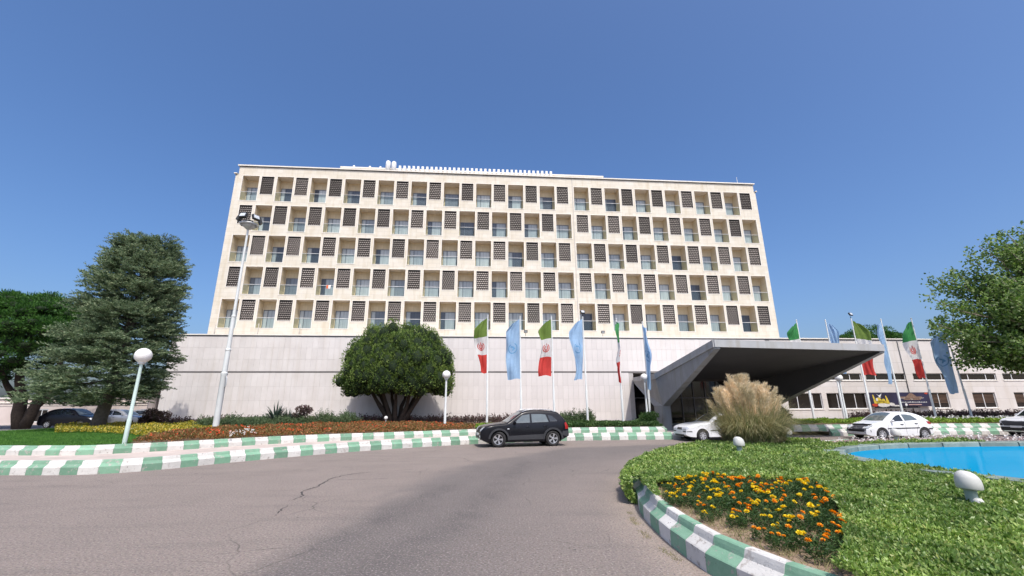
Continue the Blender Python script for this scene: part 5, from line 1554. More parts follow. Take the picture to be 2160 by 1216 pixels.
# ------------------------------------------------------------------ printed banner on the wing wall
def banner():
    a, b, z0, z1 = 33.55, 39.65, 1.60, 2.88
    surf('print_night', (0.035, 0.032, 0.085), 0.55, 0.6, 0.5, col2=(0.018, 0.014, 0.02)); surf('print_gold', (0.62, 0.46, 0.05), 0.55, 0.35, 6.0)
    surf('print_cloud', (0.62, 0.60, 0.56), 0.55, 0.25, 3.0); surf('print_brown', (0.22, 0.14, 0.10), 0.55, 0.4, 5.0); surf('print_red', (0.45, 0.05, 0.02), 0.55, 0.3, 6.0)
    surf('print_white', (0.75, 0.75, 0.74), 0.55, 0.05); surf('print_pink', (0.55, 0.36, 0.32), 0.55, 0.1)
    y = PY - 0.28
    c, s = math.cos(YAW), math.sin(YAW)
    ox, oy = PX(a), y
    t = thing('banner', 'dark printed banner with golden minarets and a domed building on the wing wall', 'banner', (ox * c - oy * s, D_T + ox * s + oy * c, 0), YAW)
    W, H = b - a, z1 - z0
    mb = MB(); mb.box(0, W, 0, 0.03, z0, z1); cv = mb.build('canvas', 'print_night', t)
    lay = [0]
    def shp(name, mat, polys):
        mb = MB(); lay[0] += 1; yy = -0.002 * lay[0]
        for p in polys:
            mb.add([(u * W, yy, z0 + v * H) for u, v in p], [tuple(range(len(p)))])
        mb.build(name, mat, cv, fix=False)
    def blob(cx, cy, rx, ry, n=16, j=0.0, a0=0, a1=360):
        return [(cx + rx * (1 + rnd.uniform(-j, j)) * math.cos(R(a0 + (a1 - a0) * k / n)), cy + ry * (1 + rnd.uniform(-j, j)) * math.sin(R(a0 + (a1 - a0) * k / n))) for k in range(n)]
    shp('printed_cloud', 'print_cloud', [blob(0.20, 0.10, 0.10, 0.13, 14, 0.2), blob(0.34, 0.16, 0.045, 0.12, 14, 0.2), blob(0.42, 0.06, 0.08, 0.05, 12, 0.2)])
    shp('printed_shrine', 'print_gold', [[(0.055, 0.18), (0.05, 0.6), (0.045, 0.8), (0.055, 0.86), (0.065, 0.8), (0.075, 0.6), (0.085, 0.18)], [(0.25, 0.2), (0.26, 0.55), (0.255, 0.72), (0.265, 0.80), (0.275, 0.72), (0.29, 0.55), (0.31, 0.2)],
                                   blob(0.135, 0.42, 0.05, 0.22, 16), [(0.08, 0.22), (0.19, 0.22), (0.19, 0.42), (0.08, 0.42)], blob(0.215, 0.40, 0.028, 0.16, 12), [(0.19, 0.22), (0.25, 0.24), (0.25, 0.4), (0.19, 0.4)]])
    shp('printed_dome_glint', 'print_cloud', [blob(0.105, 0.5, 0.018, 0.12, 10)])
    shp('printed_bird', 'print_white', [[(0.11, 0.93), (0.145, 0.80), (0.17, 0.82), (0.205, 0.95), (0.185, 0.76), (0.17, 0.70), (0.185, 0.64), (0.135, 0.66), (0.155, 0.72), (0.135, 0.80)]])
    shp('printed_flowers', 'print_red', [blob(0.06, 0.11, 0.05, 0.12, 12, 0.15), blob(0.95, 0.93, 0.028, 0.07, 10, 0.1)])
    shp('printed_building', 'print_brown', [[(0.60, 0.70), (0.63, 0.80), (0.66, 0.92), (0.69, 0.95), (0.72, 0.92), (0.75, 0.80), (0.78, 0.70)], [(0.48, 0.56), (0.51, 0.70), (0.86, 0.70), (0.88, 0.56)], [(0.55, 0.46), (0.84, 0.46), (0.84, 0.55), (0.55, 0.55)]])
    shp('printed_eaves', 'print_cloud', [[(0.47, 0.575), (0.58, 0.61), (0.57, 0.58), (0.47, 0.565)], [(0.82, 0.58), (0.90, 0.62), (0.89, 0.59), (0.82, 0.565)], [(0.66, 0.55), (0.70, 0.53), (0.71, 0.49), (0.68, 0.50)]])
    # a line of joined script, then a number with a round mark
    st = []; x = 0.46
    while x < 0.92:
        w = rnd.uniform(0.012, 0.03); h = rnd.choice((0.02, 0.03, 0.05))
        st.append([(x, 0.275), (x + w, 0.275), (x + w, 0.305), (x + w * 0.7, 0.31 + h), (x + w * 0.4, 0.305), (x, 0.30)]); x += w * 1.08 + rnd.choice((0, 0, 0.004))
    shp('printed_lettering', 'print_white', st)
    shp('printed_badge', 'print_white', [blob(0.575, 0.13, 0.022, 0.095, 18)])
    shp('printed_number', 'print_pink', [[(0.615, 0.10), (0.83, 0.10), (0.835, 0.13), (0.83, 0.16), (0.615, 0.16)]])
    for u in (0.02, 0.98):
        for z in (z0 + 0.05, z1 - 0.05):
            mb = MB(); mb.tube([(u * W, 0.03, z), (u * W, 0.262, z)], 0.012, 6); mb.build('tie', 'galvanised', t)
banner()
# towel over one balcony rail
surf('towel_red', (0.66, 0.14, 0.05), 0.9, 0.2, 4.0); surf('towel_white', (0.75, 0.73, 0.70), 0.9, 0.1)
b = BALC[3, 5].location; lx, ly, lz = b.x + 0.95, 0.06, b.z + 1.028
t = thing('towel', 'small red and white towel draped over one balcony rail', 'towel', (lx * math.cos(YAW) - ly * math.sin(YAW), D_T + lx * math.sin(YAW) + ly * math.cos(YAW), lz), YAW)
def drape(name, x0, x1, mat):
    mb = MB(); pr = [(-0.04, -0.34), (-0.038, -0.15), (-0.03, -0.02), (0.0, 0.012), (0.03, -0.02), (0.038, -0.2)]; n = 6
    mb.add([(x0 + (x1 - x0) * i / n, y + 0.006 * math.sin(i * 2.1 + k), z) for k, (y, z) in enumerate(pr) for i in range(n + 1)], [(k * (n + 1) + i, k * (n + 1) + i + 1, (k + 1) * (n + 1) + i + 1, (k + 1) * (n + 1) + i) for k in range(len(pr) - 1) for i in range(n)])
    mb.build(name, mat, t, True, fix=False)
drape('red_half', 0.0, 0.2, 'towel_red'); drape('white_half', 0.2, 0.42, 'towel_white')

# ------------------------------------------------------------------ vegetation
leaf_mat('leaf_cover', [(0.05, 0.105, 0.016), (0.13, 0.225, 0.038), (0.20, 0.31, 0.065), (0.25, 0.38, 0.09), (0.34, 0.44, 0.15), (0.36, 0.38, 0.12)], 0.42, 0.32, 0.5, 1.3, 0.32)
leaf_mat('leaf_grass', [(0.045, 0.13, 0.02), (0.08, 0.20, 0.03), (0.12, 0.26, 0.05)], 0.6, 0.3)
leaf_mat('leaf_cedar', [(0.06, 0.10, 0.048), (0.13, 0.19, 0.10), (0.20, 0.265, 0.15), (0.30, 0.34, 0.20)], 0.6, 0.28, 0.3, 0.5, 0.25)
leaf_mat('leaf_pine', [(0.015, 0.055, 0.010), (0.04, 0.12, 0.018), (0.08, 0.19, 0.03)], 0.6, 0.2)
leaf_mat('leaf_arbor', [(0.035, 0.08, 0.014), (0.09, 0.155, 0.03), (0.15, 0.225, 0.05), (0.215, 0.275, 0.075)], 0.6, 0.2, 0.3, 0.9, 0.3)
surf('core_shade', (0.010, 0.022, 0.006), 0.9, 0.3, 6.0, 0.6, 30)
leaf_mat('leaf_plane', [(0.045, 0.10, 0.02), (0.10, 0.18, 0.035), (0.17, 0.26, 0.065), (0.28, 0.35, 0.16)], 0.5, 0.38, 0.4)
leaf_mat('leaf_red', [(0.06, 0.11, 0.02), (0.20, 0.07, 0.03), (0.12, 0.13, 0.03), (0.28, 0.12, 0.045), (0.10, 0.12, 0.035), (0.36, 0.11, 0.05), (0.40, 0.21, 0.08)], 0.6, 0.2)
leaf_mat('leaf_yellow', [(0.09, 0.15, 0.02), (0.19, 0.20, 0.02), (0.48, 0.36, 0.02), (0.14, 0.18, 0.03), (0.62, 0.45, 0.04), (0.50, 0.46, 0.22)], 0.6, 0.2)
leaf_mat('leaf_lime', [(0.10, 0.19, 0.018), (0.17, 0.28, 0.03), (0.26, 0.36, 0.05), (0.08, 0.15, 0.02)], 0.6, 0.25)
leaf_mat('leaf_purple', [(0.055, 0.035, 0.035), (0.11, 0.065, 0.062), (0.16, 0.10, 0.095), (0.06, 0.07, 0.03)], 0.6, 0.15)
leaf_mat('leaf_lavender', [(0.045, 0.085, 0.035), (0.085, 0.13, 0.055), (0.12, 0.16, 0.075)], 0.65, 0.2)
leaf_mat('leaf_hedge', [(0.022, 0.06, 0.015), (0.05, 0.105, 0.025), (0.09, 0.15, 0.045)], 0.5, 0.2)
leaf_mat('leaf_shrub', [(0.010, 0.022, 0.008), (0.022, 0.045, 0.014), (0.05, 0.075, 0.025)], 0.5, 0.15)
leaf_mat('leaf_yucca', [(0.045, 0.075, 0.055), (0.08, 0.12, 0.085)], 0.5, 0.1)
leaf_mat('pampas_plume', [(0.55, 0.44, 0.27), (0.68, 0.57, 0.38), (0.80, 0.71, 0.53)], 0.85, 0.35)
leaf_mat('pampas_blade', [(0.13, 0.17, 0.06), (0.25, 0.26, 0.12), (0.42, 0.36, 0.19), (0.52, 0.45, 0.27)], 0.7, 0.25)
leaf_mat('marigold_leaf', [(0.02, 0.055, 0.014), (0.05, 0.10, 0.025), (0.09, 0.14, 0.04)], 0.6, 0.2)
leaf_mat('petal_orange', [(0.80, 0.25, 0.01), (0.90, 0.38, 0.015), (0.92, 0.48, 0.025)], 0.6, 0.2)
leaf_mat('petal_yellow', [(0.85, 0.56, 0.015), (0.92, 0.70, 0.03), (0.80, 0.72, 0.06)], 0.6, 0.2)
leaf_mat('petal_white', [(0.72, 0.70, 0.66), (0.80, 0.78, 0.74)], 0.6, 0.2)
leaf_mat('petal_red', [(0.70, 0.07, 0.03), (0.80, 0.16, 0.05)], 0.6, 0.2)
leaf_mat('dry_grass', [(0.14, 0.15, 0.06), (0.24, 0.22, 0.10), (0.34, 0.29, 0.16)], 0.8, 0.2)
surf('bark_cedar', (0.12, 0.10, 0.082), 0.95, 0.3, 6.0, 0.9, 18)
surf('bark_dark', (0.055, 0.040, 0.030), 0.95, 0.35, 6.0, 0.9, 18)
surf('bark_plane', (0.22, 0.19, 0.14), 0.95, 0.3, 4.0, 0.6, 12)

def rand_dirs(n):
    return unit(RNG.normal(size=(n, 3)))
def stuff(name, V, nper, mat, label, cat, idx=None):
    o = np_mesh(name, V, nper, mat, None, idx)
    return tag(o, label, cat, kind='stuff')
def dirs_up(n, spread, up=1.0):
    d = RNG.normal(size=(n, 3)) * spread
    d[:, 2] = np.abs(d[:, 2]) * 0.5 + up
    return unit(d)

# --- ground cover of the round garden -----------------------------------------
MARI = [g2(*q, 0.45) for q in ((1378, 1022), (1500, 1012), (1640, 1018), (1722, 1022), (1775, 1080), (1790, 1160), (1755, 1215), (1690, 1205), (1600, 1160), (1450, 1095), (1395, 1060))]
isl_poly = [(p[0], p[1]) for p in shift(catmull([(p[0], p[1], 0) for p in ISLAND + [ISLAND[0]]], 0.5), 0.10)]
def pool_r(x, y):                             # >1 outside the pool
    return (np.abs((x - PC[0]) / (PRX + 0.35)) ** PN + np.abs((y - PC[1]) / (PRY + 0.35)) ** PN) ** (1 / PN)
def cover():
    # dense near the camera, thinner far off
    parts = []
    for (lo, hi, dens) in ((0, 7, 13500), (7, 10, 9500), (10, 14, 4800), (14, 24, 2200)):
        box = [(2.0, max(2.2, lo - 3)), (16, max(2.2, lo - 3)), (16, hi), (2.0, hi)]
        area = 14 * (hi - max(2.2, lo - 3)); n = int(area * dens)
        q = RNG.uniform((1.9, 1.0), (16.5, hi), size=(int(14.6 * (hi - 1.0) * dens), 2))
        dist = np.hypot(q[:, 0], q[:, 1])
        k = (dist >= lo) & (dist < hi) & inside(isl_poly, q[:, 0], q[:, 1]) & (pool_r(q[:, 0], q[:, 1]) > np.where(q[:, 1] < PC[1] + 1.0, 0.955, 0.985)) & ~inside(MARI, q[:, 0], q[:, 1])
        k &= (np.abs(q[:, 0]) < q[:, 1] * 1.35 + 0.6) | ((RNG.random(len(q)) < 0.35) & (q[:, 0] < q[:, 1] * 2.6 + 2.5))      # full in the frame, thinner beside it
        far = (q[:, 1] > 15.6 + (q[:, 0] - 10) * 0.25) & (q[:, 0] > 11.2)
        k &= ~far
        q = q[k]
        parts.append((q, dist[k]))
    q = np.vstack([p[0] for p in parts]); dist = np.concatenate([p[1] for p in parts])
    x, y = q[:, 0], q[:, 1]
    hgt = 0.17 + 0.055 * snoise(x, y, 0.35, 2.0) + 0.045 * snoise(x, y, 0.12, 5.0) + 0.03 * snoise(x, y, 0.05, 8.0)
    # the cover swells over the kerb where the kerb is hidden and thins at the flower bed
    z = 0.36 + hgt * RNG.uniform(0.55, 1.0, len(x)) ** 0.7
    n = len(x)
    D = dirs_up(n, 0.8, 0.45)
    s = np.clip(0.0155 + dist * 0.0020, 0.017, 0.07) * RNG.uniform(0.6, 1.4, n)
    P = np.stack([x, y, z], 1)
    V = leaf_quads(P, D, s * 1.6, s * 0.72)
    # overhang along the hidden kerb at the far left
    edge = np.array([(p.x, p.y) for p in catmull([(a, b, 0) for a, b in [(11.3, 18.6), (8.2, 17.5), (6.2, 16.3), (4.4, 14.2), (3.3, 12.3), (2.65, 10.6), (2.42, 9.6), (2.36, 9.15)]], 0.05)])
    m = 60000
    i = RNG.integers(0, len(edge) - 1, m)
    t = edge[i + 1] - edge[i]; nr = np.stack([-t[:, 1], t[:, 0]], 1); nr /= np.linalg.norm(nr, axis=1, keepdims=True)
    a = RNG.uniform(0, 1, m)
    zz = 0.03 + 0.50 * a
    off = -0.10 * np.sin(a * math.pi) + 0.18 * (a > 0.85) + RNG.normal(0, 0.035, m) + 0.05 * snoise(edge[i][:, 0], edge[i][:, 1] + zz, 0.3, 1)
    P2 = np.concatenate([edge[i] + nr * off[:, None], zz[:, None]], 1)
    D2 = unit(np.concatenate([-nr * 0.8, np.full((m, 1), 0.4)], 1) + RNG.normal(size=(m, 3)) * 0.6)
    s2 = 0.045 * RNG.uniform(0.7, 1.3, m)
    V2 = leaf_quads(P2, D2, s2 * 1.3, s2 * 0.8)
    stuff('ground_cover', np.vstack([V, V2]), 4, 'leaf_cover', 'dense bright green ground cover filling the round garden by the pool', 'ground cover')
cover()

# --- marigolds: every plant a thing -------------------------------------------
BED_IN = [(p[0], p[1]) for p in shift(catmull([(p[0], p[1], 0) for p in ISLAND + [ISLAND[0]]], 0.5), 0.30)]
def marigolds():
    pts = []
    cand = scatter(MARI, 5000)
    cand = cand[inside(BED_IN, cand[:, 0], cand[:, 1])]
    for c in cand:
        if all((c[0] - p[0]) ** 2 + (c[1] - p[1]) ** 2 > 0.155 ** 2 for p in pts): pts.append(c)
        if len(pts) >= 125: break
    # a few flower heads, shared
    def head_mesh(mat):
        n = 70; d = rand_dirs(n); d[:, 2] = np.abs(d[:, 2]); d = unit(d)
        P = d * 0.012 * np.array([1, 1, 0.6])
        s = unit(np.cross(d, np.array([0, 0, 1.0]) + RNG.normal(size=(n, 3)) * 0.15))
        V = leaf_quads(P, d * np.array([1, 1, 0.62]), 0.030, 0.022, s)
        o = np_mesh('flower_head', V, 4, mat); me = o.data; bpy.data.objects.remove(o); return me
    heads = {'orange': [head_mesh('petal_orange') for _ in range(2)], 'yellow': [head_mesh('petal_yellow') for _ in range(2)]}
    def plant_mesh(k):
        n = 320
        a = RNG.uniform(0, 6.28, n); r = 0.12 * np.sqrt(RNG.uniform(0, 1, n)); z = RNG.uniform(0.02, 0.17, n)
        P = np.stack([r * np.cos(a), r * np.sin(a), z], 1)
        D = unit(np.stack([np.cos(a), np.sin(a), RNG.uniform(0.0, 1.0, n)], 1) + RNG.normal(size=(n, 3)) * 0.5)
        V = leaf_quads(P, D, RNG.uniform(0.03, 0.06, n), 0.014)
        o = np_mesh('marigold_plant', V, 4, 'marigold_leaf'); me = o.data; bpy.data.objects.remove(o); return me
    plants = [plant_mesh(k) for k in range(5)]
    for i, c in enumerate(pts):
        near_front = poly_dist(np.array([c[0]]), np.array([c[1]]), [tuple(p) for p in ISLAND_FRONT])[0][0]
        yellow = rnd.random() < (0.62 if near_front < 0.9 else 0.42)
        nh = rnd.choice((1, 2, 3, 3, 4))
        o = bpy.data.objects.new('marigold_plant', plants[i % 5]); COL.objects.link(o)
        s = rnd.uniform(0.75, 1.2) * (0.75 if near_front < 0.6 else 1)
        o.location = (c[0], c[1], 0.355); o.rotation_euler = (0, 0, rnd.uniform(0, 6.28)); o.scale = (s, s, s)
        col = 'yellow' if yellow else 'orange'
        tag(o, 'small marigold plant with %s heads in the bed behind the striped kerb' % col, 'flower', '%s marigolds in the bed behind the striped kerb' % col)
        for k in range(nh):
            h = bpy.data.objects.new('flower_head', rnd.choice(heads[col])); COL.objects.link(h); h.parent = o
            a = rnd.uniform(0, 6.28); r = rnd.uniform(0.0, 0.10)
            hs = rnd.uniform(0.6, 1.0)
            h.location = (r * math.cos(a), r * math.sin(a), rnd.uniform(0.16, 0.22)); h.scale = (hs, hs, hs); h.rotation_euler = (rnd.uniform(-0.4, 0.4), rnd.uniform(-0.4, 0.4), a)
    # weeds and dry stalks between them
    q = scatter(MARI, 7000); q = q[inside(BED_IN, q[:, 0], q[:, 1])]; n = len(q)
    P = np.concatenate([q, np.full((n, 1), 0.36)], 1)
    V = blade_tris(P, dirs_up(n, 0.9, 0.5), RNG.uniform(0.04, 0.13, n), 0.008)
    stuff('bed_weeds', V, 3, 'dry_grass', 'dry weeds and stalks between the marigolds', 'weeds')
marigolds()
# weeds in the gutter along the kerb
gp = [g2(*q) for q in ((1325, 1075), (1340, 1105), (1362, 1130), (1400, 1160), (1440, 1190))]
gp = catmull([(a, b, 0) for a, b in gp], 0.02)
sel = [p for i, p in enumerate(gp) if snoise(np.array([p.x * 4]), np.array([p.y * 4]), 0.6, 1.3)[0] > 0.0]
P = np.array([(p.x, p.y, 0.0) for p in sel for _ in range(9)]); P[:, :2] += RNG.normal(0, 0.035, (len(P), 2))
stuff('gutter_weeds', blade_tris(P, dirs_up(len(P), 0.9, 0.5), RNG.uniform(0.012, 0.04, len(P)), 0.005), 3, 'dry_grass', 'thin weeds growing in the gutter along the striped kerb', 'weeds')

# --- lawn and beds on the left ---------------------------------------------------
LAWN = [(-31, 19.2), (-24, 17.3)] + [g2(q[0], q[1] - 19, BED) for q in ((0, 961), (150, 961), (270, 956))] + [g2(300, 925, BED), g2(360, 908, BED), (-21, 33.5), (-31, 33.8)]
sheet('lawn', LAWN, BED + 0.006, 'lawn_soil')
q = scatter(LAWN, 90000); n = len(q)
P = np.concatenate([q, np.full((n, 1), BED)], 1)
stuff('lawn_grass', blade_tris(P, dirs_up(n, 0.5, 0.8), RNG.uniform(0.05, 0.11, n), 0.022), 3, 'leaf_grass', 'short green lawn left of the flower beds', 'grass')
def bed_strip(name, poly, n, mat, label, cat, h0, h1, leaf=0.05, jitter=0.25, lump=0.5, up=0.5, ratio=0.65):
    q = scatter(poly, n); x, y = q[:, 0], q[:, 1]
    top = h1 * (0.75 + 0.35 * snoise(x, y, lump, 3.0) + 0.18 * snoise(x, y, lump * 0.35, 7.0))
    z = BED + h0 + np.maximum(0.02, top - h0) * RNG.uniform(0.15, 1.0, n) ** 0.6
    s = leaf * RNG.uniform(0.65, 1.35, n)
    V = leaf_quads(np.stack([x, y, z], 1), dirs_up(n, 0.8, up), s * 1.4, s * 1.4 * ratio)
    return stuff(name, V, 4, mat, label, cat)
ib = [Vector((a, b, 0)) for a, b in bed_l]
def along(x0, x1, d0, d1):
    """band behind the inner kerb, between two x positions and two depths"""
    fr = [p for p in shift(ib, d0) if x0 <= p[0] <= x1]; bk = [p for p in shift(ib, d1) if x0 - 1.5 <= p[0] <= x1 + 0.3]
    return fr + bk[::-1]
RED = [g2(275, 940, BED), g2(420, 932, BED)] + along(-12.3, -2.0, 0.05, 0.05)[:0] + [p for p in shift(ib, 0.02) if -13.6 <= p[0] <= -2.2] + [(-2.0, 27.2), (-4.2, 29.8), (-7.0, 32.5), (-12.5, 33.0), (-14.2, 29.5), (-17.0, 26.5), (-16.6, 23.0), (-15.6, 20.3)]
bed_strip('red_bedding', RED, 95000, 'leaf_red', 'bed of low rust red and orange foliage plants behind the kerb', 'flower bed', 0.0, 0.34, 0.05, lump=0.6)
q = scatter(RED, 900); q = q[snoise(q[:, 0], q[:, 1], 0.5, 9.0) > 0.25]; n = len(q)
V = np.concatenate([leaf_quads(np.concatenate([q, np.full((n, 1), BED + 0.30)], 1) + RNG.normal(0, 0.02, (n, 3)), dirs_up(n, 1.2, 0.4), 0.06, 0.05) for _ in range(4)])
stuff('red_blooms', V, 4, 'petal_red', 'scattered bright red blooms over the rust red bed', 'flowers')
YEL = [g2(115, 917, BED), g2(200, 916, BED), g2(280, 920, BED), g2(300, 925, BED), (-17.0, 22.5), (-17.4, 26.6), (-19.2, 31), (-24.5, 35.0), (-28.8, 35.2), g2(115, 905, BED)]
bed_strip('yellow_bedding', YEL, 52000, 'leaf_yellow', 'bed of yellow flowers beyond the lawn', 'flower bed', 0.0, 0.36, 0.055, lump=0.7)
LIME = [p for p in shift(ib, 0.05) if -2.2 <= p[0] <= 0.2] + [(0.2, 28.4), (-2.2, 27.6)]
bed_strip('lime_bedding', LIME, 9000, 'leaf_lime', 'patch of lime green leaves behind the nose of the black SUV', 'flower bed', 0.0, 0.30, 0.06)
HEDGE = [p for p in shift(ib, 0.05) if 0.2 <= p[0] <= 8.9] + [(9.0, 30.2), (7.0, 30.6), (3.0, 30.0), (0.2, 28.6)]
bed_strip('hedge_cover', HEDGE, 30000, 'leaf_hedge', 'low dark green shrubs behind the kerb right of the black SUV', 'ground cover', 0.0, 0.36, 0.07, lump=0.9)
def row_plants(name, poly, n, mat, label, h0, h1, w=0.03, spread=0.35):
    q = scatter(poly, n); x, y = q[:, 0], q[:, 1]
    hh = (h1 * (0.7 + 0.4 * snoise(x, y, 0.45, 4.0)) * RNG.uniform(0.6, 1.15, n)).clip(0.12)
    P = np.stack([x, y, np.full(n, BED)], 1); V = []
    D = dirs_up(n, spread, 1.0)
    for k in range(9):
        t = RNG.uniform(0.15, 1.0, n)[:, None]
        V.append(leaf_quads(P + D * hh[:, None] * t, unit(D * 0.6 + RNG.normal(size=(n, 3)) * 0.6), RNG.uniform(0.10, 0.2, n), w * 2.2))
    V.append(leaf_quads(P, D, hh, w))
    stuff(name, np.vstack(V), 4, mat, label, 'plants')
def wall_band(u0, u1, o0, o1):
    return [wall_xy(u0, o0), wall_xy(u1, o0), wall_xy(u1, o1), wall_xy(u0, o1)]
row_plants('purple_row', wall_band(-27.5, 1.0, 1.6, 3.6), 2600, 'leaf_purple', 'row of dusky purple leafy plants along the foot of the white wall', 0, 0.75)
row_plants('lavender_clumps', [(-19.5, 27.8), (-16.0, 27.3), (-14.6, 30.5), (-14.0, 33.4), (-18.5, 33.8), (-21, 32.0)], 2600, 'leaf_lavender', 'grey green lavender clumps around the light mast', 0, 0.85, 0.02, 0.22)
row_plants('lavender_clumps', [(2.9, 31.2), (5.6, 31.0), (5.8, 32.6), (3.0, 32.9)], 700, 'leaf_lavender', 'tall green clumps beside the fourth flagpole', 0, 1.05, 0.02, 0.22)
row_plants('lavender_clumps', [(-13.6, 31.0), (-11.4, 31.2), (-11.2, 33.2), (-13.8, 33.4)], 800, 'leaf_lavender', 'fine green tuft of shrubs beside the yucca', 0, 1.15, 0.018, 0.25)
row_plants('purple_row', wall_band(27.0, 52.0, 4.6, 6.4), 3400, 'leaf_purple', 'row of purple leafy plants below the windows of the wing', 0, 0.85)
RB = [p for p in shift([Vector((a, b, 0)) for a, b in shift(R_INNER, 0.2)], 0.05) if p[0] > 17.0] + [(44, 31.5), (30, 33.0), (22, 32.0), (17.4, 31.0)]
bed_strip('lime_bedding', RB, 48000, 'leaf_lime', 'band of yellow green leaves along the kerb right of the canopy', 'flower bed', 0.0, 0.36, 0.07, lump=0.7)
q = scatter([(26, 29.2), (44, 28.0), (44, 31.0), (26, 31.5)], 160); n = len(q)
V = np.concatenate([leaf_quads(np.concatenate([q, np.full((n, 1), BED + 0.38)], 1) + RNG.normal(0, 0.04, (n, 3)), dirs_up(n, 1.2, 0.4), 0.10, 0.08) for _ in range(5)])
stuff('white_blooms', V, 4, 'petal_white', 'white blooms over the yellow green band right of the canopy', 'flowers')
# white flowers between the pool and the drive, over pale gravel
WF = [(11.6, 17.4), (14.6, 19.6), (22, 20.4), (26, 19.8), (26, 17.0), (20, 16.9), (14.0, 16.8), (12.2, 16.2)]
leaf_mat('gravel', [(0.30, 0.22, 0.20), (0.42, 0.33, 0.31), (0.50, 0.42, 0.40), (0.22, 0.17, 0.16)], 0.9, 0.0)
q = scatter(WF, 16000); n = len(q)
stuff('gravel_bed', leaf_quads(np.concatenate([q, RNG.uniform(0.37, 0.42, (n, 1))], 1), rand_dirs(n), 0.05, 0.05), 4, 'gravel', 'pinkish gravel strip between the pool and the drive', 'gravel')
q = scatter(WF, 150); n = len(q)
V = np.concatenate([leaf_quads(np.concatenate([q, RNG.uniform(0.42, 0.60, (n, 1))], 1) + RNG.normal(0, 0.018, (n, 3)), dirs_up(n, 1.2, 0.4), 0.07, 0.06) for _ in range(5)])
stuff('white_blooms', V, 4, 'petal_white', 'small white and pink blooms between the pool and the drive', 'flowers')
# white clump in the red bed
p = on_ground(515, 912, BED + 0.3); n = 40
P = np.array([p.x, p.y, BED + 0.28]) + RNG.normal(0, 1, (n, 3)) * np.array([0.26, 0.35, 0.07])
V = leaf_quads(np.repeat(P, 4, 0) + RNG.normal(0, 0.015, (n * 4, 3)), dirs_up(n * 4, 1.2, 0.4), 0.055, 0.045)
o = np_mesh('white_flower_clump', V, 4, 'petal_white'); tag(o, 'clump of white flowers in front of the yucca', 'flowers')

# --- single shrubs -----------------------------------------------------------------
def shrub(name, label, loc, rx, rz, n, mat, leaf, bark='bark_dark', lumps=7):
    t = thing(name, label, 'shrub', loc)
    cs = np.stack([RNG.normal(0, rx * 0.45, lumps), RNG.normal(0, rx * 0.4, lumps), RNG.uniform(rz * 0.35, rz * 0.95, lumps)], 1)
    i = RNG.integers(0, lumps, n); d = rand_dirs(n)
    P = cs[i] + d * (rx * 0.5) * RNG.uniform(0.5, 1.05, n)[:, None] * np.array([1, 1, 0.7])
    P[:, 2] = np.abs(P[:, 2])
    np_mesh('foliage', leaf_quads(P, unit(d + RNG.normal(size=(n, 3)) * 0.7 + np.array([0, 0, 0.3])), leaf * RNG.uniform(0.7, 1.3, n), leaf * 0.55), 4, mat, t)
    mb = MB()
    for c in cs[:5]: mb.tube([(0, 0, 0), (c[0] * 0.5, c[1] * 0.5, c[2] * 0.55), tuple(c)], [0.035, 0.025, 0.012], 6)
    mb.build('stem', bark, t, True)
p = at_depth(318, 895, 30.5); shrub('purple_shrub', 'purple leaved shrub at the left foot of the white wall', (p.x, p.y, BED), 0.75, 1.05, 2600, 'leaf_purple', 0.13)
p = at_depth(628, 892, 32.5); shrub('purple_shrub', 'dark purple shrub just right of the yucca', (p.x, p.y, BED), 0.75, 1.25, 1800, 'leaf_purple', 0.13)
p = at_depth(1668, 905, 27.9); shrub('dark_shrub', 'dark glossy shrub beside the right end of the canopy', (17.3, 29.6, BED - 0.1), 1.0, 1.35, 5200, 'leaf_shrub', 0.11)
shrub('green_shrub', 'leafy green shrub at the foot of the left canopy pier', (8.7, 29.2, BED), 0.7, 0.75, 2600, 'leaf_hedge', 0.11)
p = at_depth(1312, 900, 29.5)
def yucca(loc, label, s):
    t = thing('yucca', label, 'plant', loc)
    n = 150; a = RNG.uniform(0, 6.28, n); e = RNG.uniform(-0.2, 1.45, n)
    D = np.stack([np.cos(a) * np.cos(e), np.sin(a) * np.cos(e), np.sin(e)], 1)
    P = np.stack([np.cos(a) * 0.06, np.sin(a) * 0.06, np.full(n, 0.38) + RNG.uniform(-0.15, 0.15, n)], 1) * s
    side = unit(np.cross(D, np.array([0, 0, 1.0])))
    np_mesh('leaves', leaf_quads(P, D, RNG.uniform(0.55, 0.95, n) * s, 0.055 * s, side), 4, 'leaf_yucca', t)
    mb = MB(); mb.tube([(0, 0, 0), (0, 0, 0.45 * s)], [0.09 * s, 0.06 * s], 8); mb.build('trunk', 'bark_dark', t, True)
p = at_depth(580, 895, 31.0); yucca((p.x, p.y, BED), 'spiky yucca in the flower bed, the larger one', 1.35)
p = at_depth(604, 895, 31.6); yucca((p.x, p.y, BED), 'smaller spiky yucca half hidden behind the larger one', 1.0)

